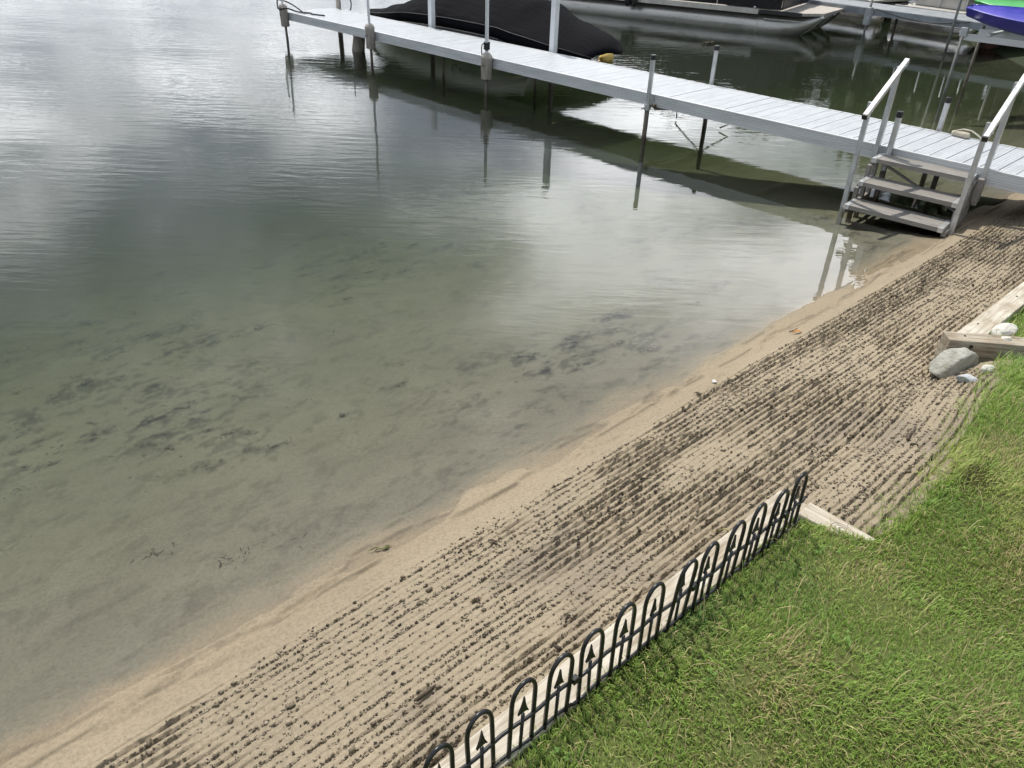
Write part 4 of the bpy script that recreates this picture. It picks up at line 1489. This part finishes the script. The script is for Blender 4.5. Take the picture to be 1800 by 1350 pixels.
# piling with a fender under the far end of the dock
pl = thing('mooring_piling', 'weathered grey piling leaning under the lake end of the dock', 'piling', dk(-13.55, 8.95), AN)
zb = bed_at(-13.55, 8.95)
MB().tube([(-0.10, 0.0, zb), (-0.04, 0, 0.0), (0.02, 0, 0.22), (0.05, 0, 0.34)], [0.13, 0.125, 0.115, 0.09], 14).build('pile', M['sleeve'], pl, True)
MB().tube([(-0.13, 0.02, 0.30), (-0.02, 0, 0.20)], 0.07, 10).build('fender', M['rock_blue'], pl, True)


def jug():
    root = thing('float_jug', 'yellow and white plastic jug floating beyond the dock', 'float', (1.56, 15.80, 0.045), 0.5)
    body = []
    ax = Vector((0.9, 0, 0.42)).normalized()
    sec = [(-0.155, 0.06), (-0.145, 0.092), (-0.09, 0.112), (0.0, 0.112), (0.06, 0.098), (0.11, 0.066)]
    MB().tube([ax * -a for a, r in sec], [r for a, r in sec], 16).build('body', M['jug'], root, True)
    sec = [(-0.16, 0.05), (-0.16, 0.05)]
    MB().tube([ax * 0.135, ax * 0.158, ax * 0.165], [0.085, 0.066, 0.03], 14).build('base', M['jug_white'], root, True)
    MB().tube([ax * -0.10, ax * -0.14, ax * -0.165], [0.045, 0.030, 0.030], 12).build('neck', M['jug'], root, True)
    MB().tube([ax * -0.05 + Vector((0, 0.02, 0.10)), ax * -0.01 + Vector((0, 0.02, 0.13)), ax * 0.05 + Vector((0, 0.02, 0.115))], 0.013, 8).build('handle', M['jug_white'], root, True)


jug()
br = thing('floating_twigs', 'dark twigs floating beside the long pontoon boat', 'twigs', (3.95, 18.35, 0.01), 0.3)
for i in range(7):
    a = random.uniform(-0.6, 0.6)
    l = random.uniform(0.10, 0.26)
    x, y = random.gauss(0, 0.10), random.gauss(0, 0.05)
    MB().tube([(x, y, 0), (x + math.cos(a) * l * .5, y + math.sin(a) * l * .5, 0.03), (x + math.cos(a) * l, y + math.sin(a) * l, 0.005)], [0.010, 0.013, 0.006], 6).build('twig', M['twig'], br, True)


# ------------------------------------------------------------------ pontoon boats
def pontoon_tube(parent, x0, y, r=0.33, zc=0.10, nose=True, mat=None, x1=0.45, seam=True):
    rings = []
    st = [(x0, .8), (x0 + 0.05, 1)]
    prof = [(x0, -.16, .36, .24), (x0 + 0.06, zc - r, zc + r, r), (-2.0, zc - r, zc + r, r), (-0.9, zc - r, zc + r, r), (-0.5, zc - r + .05, zc + r, r * .93), (-0.2, -.10, zc + r, r * .76),
            (0.0, -.005, zc + r, r * .58), (0.18, .12, zc + r, r * .40), (0.32, .25, zc + r, r * .22), (x1, zc + r - .03, zc + r, .012)]
    for x, zb, zt, w in prof:
        ring = []
        for j in range(20):
            a = 2 * math.pi * j / 20
            ring.append((x, y + w * math.cos(a), (zb + zt) / 2 + (zt - zb) / 2 * math.sin(a)))
        rings.append(ring)
    o = MB().loft(rings).build('pontoon_tube', mat or M['tubes'], parent)
    smooth_angle(o, 40)
    # welded keel strip that runs up the nose
    MB().tube([(-0.5, y, zc - r + .05), (-0.2, y, -.105), (0.0, y, -.01), (0.18, y, .115), (0.32, y, .245), (x1 + 0.004, y, zc + r - .01)], 0.012, 6).build('nose_strip', M['white_strip'], o, True)
    if seam:
        MB().tube([(-0.98, y + (r + 0.003) * math.cos(a), zc + (r + 0.003) * math.sin(a)) for a in [math.pi * (0.5 + k / 12) for k in range(13)]], 0.007, 5).build('weld_seam', M['white_strip'], o, True)
    return o


pont = thing('pontoon_boat', 'long pontoon boat with black side panels and three silver tubes', 'boat', (6.43, 19.90, 0), math.atan2(-0.524, 0.852))
for y in (0.30, 1.25, 2.20):
    pontoon_tube(pont, -7.2, y)
MB().prism([(-7.2, -0.06), (0.06, -0.06), (0.46, 0.35), (0.58, 2.2), (0.50, 2.56), (-7.2, 2.56)], 'z', 0.445, 0.505).build('deck', M['carpet'], pont)
MB().box(-7.2, -0.98, -0.085, -0.062, 0.405, 0.520).build('side_trim', M['white_strip'], pont)
MB().box(-0.96, 0.05, -0.083, -0.062, 0.425, 0.512).build('side_trim', M['hull_dark'], pont)
x = -7.15
while x < -0.6:
    x1 = min(x + 1.28, -0.45)
    p = MB().box(x, x1 - 0.012, -0.050, -0.020, 0.535, 1.30).build('side_panel', M['black_panel'], pont, bevel=0.006)
    MB().box(x, x1 - 0.012, -0.056, -0.014, 1.302, 1.335).build('panel_rail', M['black_plastic'], p, bevel=0.006)
    for zz_ in (0.62, 0.80, 0.98):
        MB().box(x + 0.05, x1 - 0.06, -0.0535, -0.0495, zz_, zz_ + 0.008).build('panel_rib', M['black_plastic'], p)
    x = x1
for y0, y1 in ((-0.02, 0.80), (1.55, 2.45)):
    MB().box(-0.46, -0.43, y0, y1, 0.535, 1.30).build('front_panel', M['black_panel'], pont, bevel=0.006)
MB().box(-0.455, -0.435, 0.82, 1.53, 0.535, 1.25).build('gate', M['black_panel'], pont, bevel=0.006)
for xx in (-6.9, -4.7, -2.5, -0.55):
    MB().tube([(xx, 2.45, 0.51), (xx, 2.45, 1.32)], 0.018, 8).build('stanchion', M['black_plastic'], pont, True)
MB().box(-7.0, -0.5, 2.46, 2.49, 0.535, 1.30).build('far_panel', M['black_panel'], pont, bevel=0.006)
MB().box(-7.0, -5.6, 0.2, 2.3, 0.507, 1.10).build('bench', M['black_panel'], pont, bevel=0.05)
MB().box(-1.9, -0.7, 0.15, 0.75, 0.507, 0.98).build('bench', M['black_panel'], pont, bevel=0.05)
MB().box(-3.6, -2.9, 1.5, 2.3, 0.507, 1.45).build('helm', M['black_panel'], pont, bevel=0.06)
for i in range(3):
    MB().box(-1.72 + i * 0.085, -1.66 + i * 0.085, -0.0530, -0.0508, 0.690, 0.705).build('emblem', M['letters_faint'], pont)
MB().box(-1.80, -1.62, -0.0530, -0.0508, 0.725, 0.737).build('emblem', M['letters_faint'], pont)
MB().tube([(-1.08, -0.065, 0.56), (-1.08, -0.075, 0.53)], 0.03, 8).build('cleat', M['alu'], pont)
for yb in (0.45, 1.4, 2.35):
    MB().box(0.40 + 0.035 * yb, 0.46 + 0.035 * yb, yb - 0.22, yb - 0.12, 0.405, 0.440).build('nose_cap', M['alu_white'], pont)
MB().prism([(-0.85, 0.31), (-0.1, 0.315), (0.14, 0.33), (-0.1, 0.335), (-0.85, 0.325)], 'y', -0.034, -0.018).build('spray_strake', M['white_strip'], pont)
for x, lb, sc_ in ((-4.36, 'black fender hanging from the long pontoon boat, left of the pair', 1.0), (-4.16, 'dark blue fender hanging beside the black one on the pontoon boat', 0.8)):
    p = Vector((6.43, 19.90, 0)) + Vector((0.852, -0.524, 0)) * x + Vector((0.524, 0.852, 0)) * -0.17
    f_ = thing('boat_fender', lb, 'fender', (p.x, p.y, 0.32), 0)
    MB().tube([(0, 0, -0.02 * sc_), (0, 0, 0.03), (0, 0, 0.06), (0, 0, 0.26), (0, 0, 0.30), (0, 0, 0.34)], [0.02, 0.055, 0.085 * sc_, 0.085 * sc_, 0.05, 0.02], 12).build('bumper', M['black_rubber'] if sc_ == 1.0 else M['hull_dark'], f_, True)
    MB().tube([(0, 0, 0.33), (0.01, 0.05, 0.6), (0.0, 0.12, 0.95)], 0.008, 6).build('line', M['black_rubber'], f_, True)

D2 = Vector((0.60, -0.80, 0))
D2r = math.atan2(-0.80, 0.60)
dock2 = thing('neighbour_dock', 'narrow grey dock behind the pontoon boat bow', 'dock', (8.21, 20.76, 0), D2r)
MB().box(-9.0, 6.0, -0.02, 0.02, 0.44, 0.585).build('side_rail', M['dull_deck'], dock2)
MB().box(-9.0, 6.0, 1.18, 1.22, 0.44, 0.585).build('side_rail', M['alu_side'], dock2)
b = MB()
x = -9.0
while x < 6.0:
    b.box(x, x + 0.155, 0.021, 1.179, 0.56, 0.59 + random.uniform(0, 0.002))
    x += 0.163
tag(b.build('deck_boards', M['dull_deck'], dock2), kind='stuff')
for x, y, top, sl in ((0.22, -0.10, 0.95, True), (0.62, 0.5, 0.44, False), (2.3, -0.09, 1.9, False), (2.9, 1.3, 1.6, False), (-2.5, -0.09, 1.0, False), (4.6, -0.09, 1.2, False)):
    p = MB().tube([(x, y, -1.0), (x - 0.01, y, top)], 0.028, 10).build('post', M['post_grey'] if sl or top > 0.5 else M['stain'], dock2, True)
    if sl:
        MB().box(x - 0.075, x + 0.065, y - 0.075, y + 0.065, 0.23, 0.62).build('post_sleeve', M['sleeve_grey'], dock2, bevel=0.02)
cable('dock_line', 'thin dark line sagging along the side of the neighbour dock', [(8.35, 20.42, 0.60), (8.75, 19.95, 0.50), (9.2, 19.35, 0.455), (9.5, 18.9, 0.52), (9.72, 18.6, 0.585)], 0.010, M['black_rubber'])

D3 = Vector((0.553, -0.833, 0))
D3r = math.atan2(-0.833, 0.553)


def small_pontoon(label, loc, L, locker):
    root = thing('pontoon_boat', label, 'boat', loc, D3r)
    for y in (0.32, 1.9):
        rings = []
        for x, r in ((-L, 0.12), (-L + 0.05, 0.30), (-0.28, 0.30), (-0.10, 0.26), (0.0, 0.17), (0.04, 0.05)):
            rings.append([(x, y + r * math.cos(2 * math.pi * j / 20), 0.13 + r * math.sin(2 * math.pi * j / 20)) for j in range(20)])
        o = MB().loft(rings).build('pontoon_tube', M['tubes2'], root)
        smooth_angle(o, 40)
        for k in range(3):
            MB().box(-L * (0.15 + 0.3 * k), -L * (0.15 + 0.3 * k) + 0.05, y - 0.10, y + 0.02, 0.40, 0.475).build('bracket', M['stain'], o)
    MB().box(-L + 0.05, -0.25, 0.0, 2.25, 0.478, 0.53).build('deck', M['white_strip'], root)
    if locker:
        lk_ = MB().box(-1.9, -0.55, 0.55, 1.45, 0.531, 0.80).build('locker', M['white_strip'], root, bevel=0.02)
        MB().box(-2.0, -0.42, 0.45, 1.55, 0.802, 0.845).build('locker_top', M['alu_white'], lk_, bevel=0.012)
        for x_, y_ in ((-1.95, 0.5), (-0.5, 0.5), (-1.2, 0.48), (-0.6, 1.5)):
            MB().tube([(x_, y_, 0.53), (x_ + 0.03, y_, 1.5)], 0.020, 8).build('rail_post', M['alu_white'], root, True)
    else:
        MB().box(-L + 0.3, -0.4, 0.1, 0.14, 0.531, 1.2).build('side_panel', M['black_panel'], root)
    return root


small_pontoon('short silver pontoon boat with a white topped locker behind the neighbour dock', (10.74, 20.55, 0), 2.15, True)
small_pontoon('silver pontoon boat with dark panels between the black pontoon boat and the white outboard', (9.30, 22.75, 0), 4.2, False)
ob = thing('outboard_leg', 'white outboard motor leg hanging between the two silver pontoons', 'outboard', (9.62, 22.05, 0), D3r)
MB().tube([(0, 0.3, -0.10), (0, 0.3, 0.10), (0, 0.3, 0.36), (0, 0.3, 0.50)], [0.09, 0.10, 0.10, 0.06], 12).build('leg', M['alu_white'], ob, True)
MB().prism([(-0.55, 0.50), (-0.05, 0.56), (-0.05, -0.12)], 'y', 0.22, 0.40).build('shade_wedge', M['black_panel'], ob)  # black wedge added to stand for the shaded gap between the tubes

# ------------------------------------------------------------------ kayak rack at the right
rack = thing('kayak_rack', 'grey metal kayak rack on thin posts standing in the water', 'rack', (7.16, 13.80, 0), AN)
for x, y in ((0.0, 0.0), (0.0, 0.9), (2.6, 0.0), (2.6, 0.9)):
    MB().tube([(x, y, -0.8), (x, y, 1.0)], 0.024, 10).build('post', M['post_grey'] if y == 0 else M['stain'], rack, True)
for y in (0.03, 0.87):
    MB().box(-0.04, 3.0, y - 0.025, y + 0.025, 0.845, 0.945).build('beam', M['alu_side'], rack, bevel=0.004)
for x in (0.35, 2.3):
    MB().box(x, x + 0.06, -0.02, 0.92, 0.947, 0.985).build('cross_bar', M['alu_side'], rack)
MB().box(-0.05, 0.06, -0.035, 0.055, 0.90, 1.03).build('bracket', M['alu'], rack, bevel=0.004)


def kayak(label, loc, mat, L=3.0, tilt=0.0, h=0.30, w=0.36):
    root = thing('kayak', label, 'kayak', loc, AN)
    rings, lip = [], []
    for i in range(25):
        f = i / 24
        e = math.sin(math.pi * min(0.995, max(0.02, f))) ** 0.55
        hw, hh = w * e, h * (0.35 + 0.65 * e)
        zt = 0.30 + 0.05 * (2 * f - 1) ** 2
        ring = []
        for j in range(20):
            a = 2 * math.pi * j / 20
            cy_, sz = math.cos(a), math.sin(a)
            z = zt + (0.05 * e * sz if sz > 0 else hh * sz * (1 - 0.25 * abs(cy_) ** 3))
            chine = 1 + 0.05 * math.cos(6 * a)
            ring.append((f * L, hw * cy_ * chine, z))
        rings.append(ring)
    o = MB().loft(rings).build('hull', mat, root)
    smooth_angle(o, 45)
    for sg in (-1, 1):
        MB().tube([(i / 24 * L, sg * (w * math.sin(math.pi * min(0.995, max(0.02, i / 24))) ** 0.55 + 0.008), 0.305 + 0.05 * (2 * i / 24 - 1) ** 2) for i in range(25)], 0.014, 6).build('gunwale', mat, o, True)
    MB().tube([(L * 0.5 + 0.42 * math.cos(a * math.pi / 12), 0.20 * math.sin(a * math.pi / 12), 0.355) for a in range(25)], 0.016, 6).build('cockpit_rim', M['black_plastic'], o, True)
    MB().tube([(0.03, 0, 0.33), (-0.02, 0, 0.36), (0.06, 0, 0.375)], 0.010, 6).build('toggle', M['black_plastic'], o, True)
    root.rotation_euler = (tilt, 0, AN)
    return root


kayak('violet blue kayak lying on the near side of the grey rack', dk(0, 0) + Vector((7.22, 13.95, 0.985)), M['kayak_blue'], 3.1, R(12))
kayak('green kayak lying behind the violet blue one on the rack', Vector((7.70, 14.70, 1.02)), M['kayak_green'], 3.1, R(10))

# ------------------------------------------------------------------ red block sea wall of the neighbour
wd = Vector((0.902, -0.432, 0))
wall = thing('sea_wall', 'low dark red block sea wall behind the kayak rack', 'wall', (10.30, 19.12, 0), math.atan2(wd.y, wd.x))
MB().box(0, 6.0, 0.012, 0.35, -0.8, 0.395).build('wall_core', M['mortar'], wall)
for r_ in range(5):
    x = -0.2 * (r_ % 2)
    while x < 5.9:
        x0, x1 = max(0.0, x), min(6.0, x + 0.39)
        if x1 - x0 > 0.05:
            MB().box(x0 + 0.004, x1 - 0.004, -0.012 + random.uniform(-.004, .004), 0.0115, -0.09 + r_ * 0.098, -0.09 + r_ * 0.098 + 0.09).build('block', M['brick'], wall)
        x += 0.40
MB().box(-0.05, 6.05, -0.03, 0.40, 0.402, 0.44).build('cap', M['mortar'], wall)
for x in (0.05, 0.42, 1.05, 1.9):
    MB().box(x, x + 0.05, -0.10, -0.05, -0.8, 0.50).build('fender_post', M['dark_post'], wall)


# ------------------------------------------------------------------ trees round the bay; the camera meets them in the water's mirror
def leaf_cloud(name, centers, count, leaf, mat, parent, seed):
    r_ = np.random.default_rng(seed)
    k = count
    ci = r_.integers(0, len(centers), k)
    C = np.array(centers)[ci]
    d_ = r_.normal(0, 1, (k, 3))
    d_ /= np.linalg.norm(d_, axis=1)[:, None]
    rad = C[:, 3] * r_.random(k) ** 0.4
    p = C[:, :3] + d_ * rad[:, None] * np.array([1, 1, 0.8])
    a = r_.normal(0, 1, (k, 3))
    a /= np.linalg.norm(a, axis=1)[:, None]
    b = np.cross(a, r_.normal(0, 1, (k, 3)))
    b /= np.linalg.norm(b, axis=1)[:, None]
    sz = leaf * r_.uniform(0.6, 1.5, k)[:, None]
    vs = np.stack([p - a * sz, p + b * sz * 0.55, p + a * sz, p - b * sz * 0.55], 1).reshape(-1, 3)
    fc = np.arange(k * 4).reshape(-1, 4)
    return link(name, np_mesh(name, vs, fc, mat), parent)


def tree(label, x, y, h, spread, mat, seed, zg=1.2):
    rr = random.Random(seed)
    root = thing('broadleaf_tree', label, 'tree', (x, y, zg), rr.uniform(0, 6), 'trees round the bay')
    tr_ = MB().tube([(0, 0, -0.4), (0.05, 0, h * 0.2), (0.1, 0.08, h * 0.45), (0.05, 0.1, h * 0.75)], [h * 0.028, h * 0.022, h * 0.016, h * 0.006], 9).build('trunk', M['bark'], root, True)
    cen = []
    for i in range(16):
        a = rr.uniform(0, 6.28)
        f = rr.uniform(0.16, 1.0)
        rd = spread * math.sin(math.pi * min(0.96, 0.2 + 0.72 * f)) * rr.uniform(0.25, 0.95)
        z = h * (0.16 + 0.76 * f)
        cen.append((rd * math.cos(a), rd * math.sin(a), z, spread * rr.uniform(0.28, 0.46)))
        if i < 7:
            MB().tube([(0.06, 0.05, z * 0.6), (rd * .5 * math.cos(a), rd * .5 * math.sin(a), z * 0.85), (rd * .85 * math.cos(a), rd * .85 * math.sin(a), z)], [h * 0.010, h * 0.007, h * 0.003], 6).build('limb', M['bark'], tr_, True)
    leaf_cloud('crown', cen, 3200, spread * 0.075, mat, root, seed)
    return root


TREES = [(14.5, 23.0, 9.5, 3.2), (17.5, 20.5, 11.0, 3.6), (16.5, 28.0, 10.0, 3.4), (21.0, 25.5, 12.0, 4.0), (19.5, 34.0, 10.0, 4.0), (14.8, 17.2, 8.0, 2.6),
         (22.0, 46.0, 10.0, 5.0), (17.0, 55.0, 9.0, 4.6), (12.5, 60.0, 10.0, 4.8), (28.0, 42.0, 13.0, 5.0), (24.0, 19.0, 12.0, 4.2), (25.5, 58.0, 12.0, 5.4), (33.0, 36.0, 14.0, 5.0)]
WORDS = ['tree leaning over the water just behind the red sea wall', 'tall tree second in line behind the red sea wall', 'tree behind the silver pontoon boats', 'tallest tree of the near clump on the right bank',
         'tree closing the near clump on the right bank', 'small tree at the right end of the red sea wall', 'broad tree in the middle of the bay', 'low tree on the far shore of the bay', 'leftmost tree on the far shore of the bay',
         'tall tree behind the middle of the bay', 'tree far right behind the sea wall', 'tall tree at the back of the far shore', 'tallest tree at the back of the right bank']
for i, ((x, y, h, sp), w) in enumerate(zip(TREES, WORDS)):
    tree(('dark green ' if i % 2 else 'mid green ') + w, x, y, h, sp, M['leaves_b'] if i % 2 else M['leaves'], 50 + i)
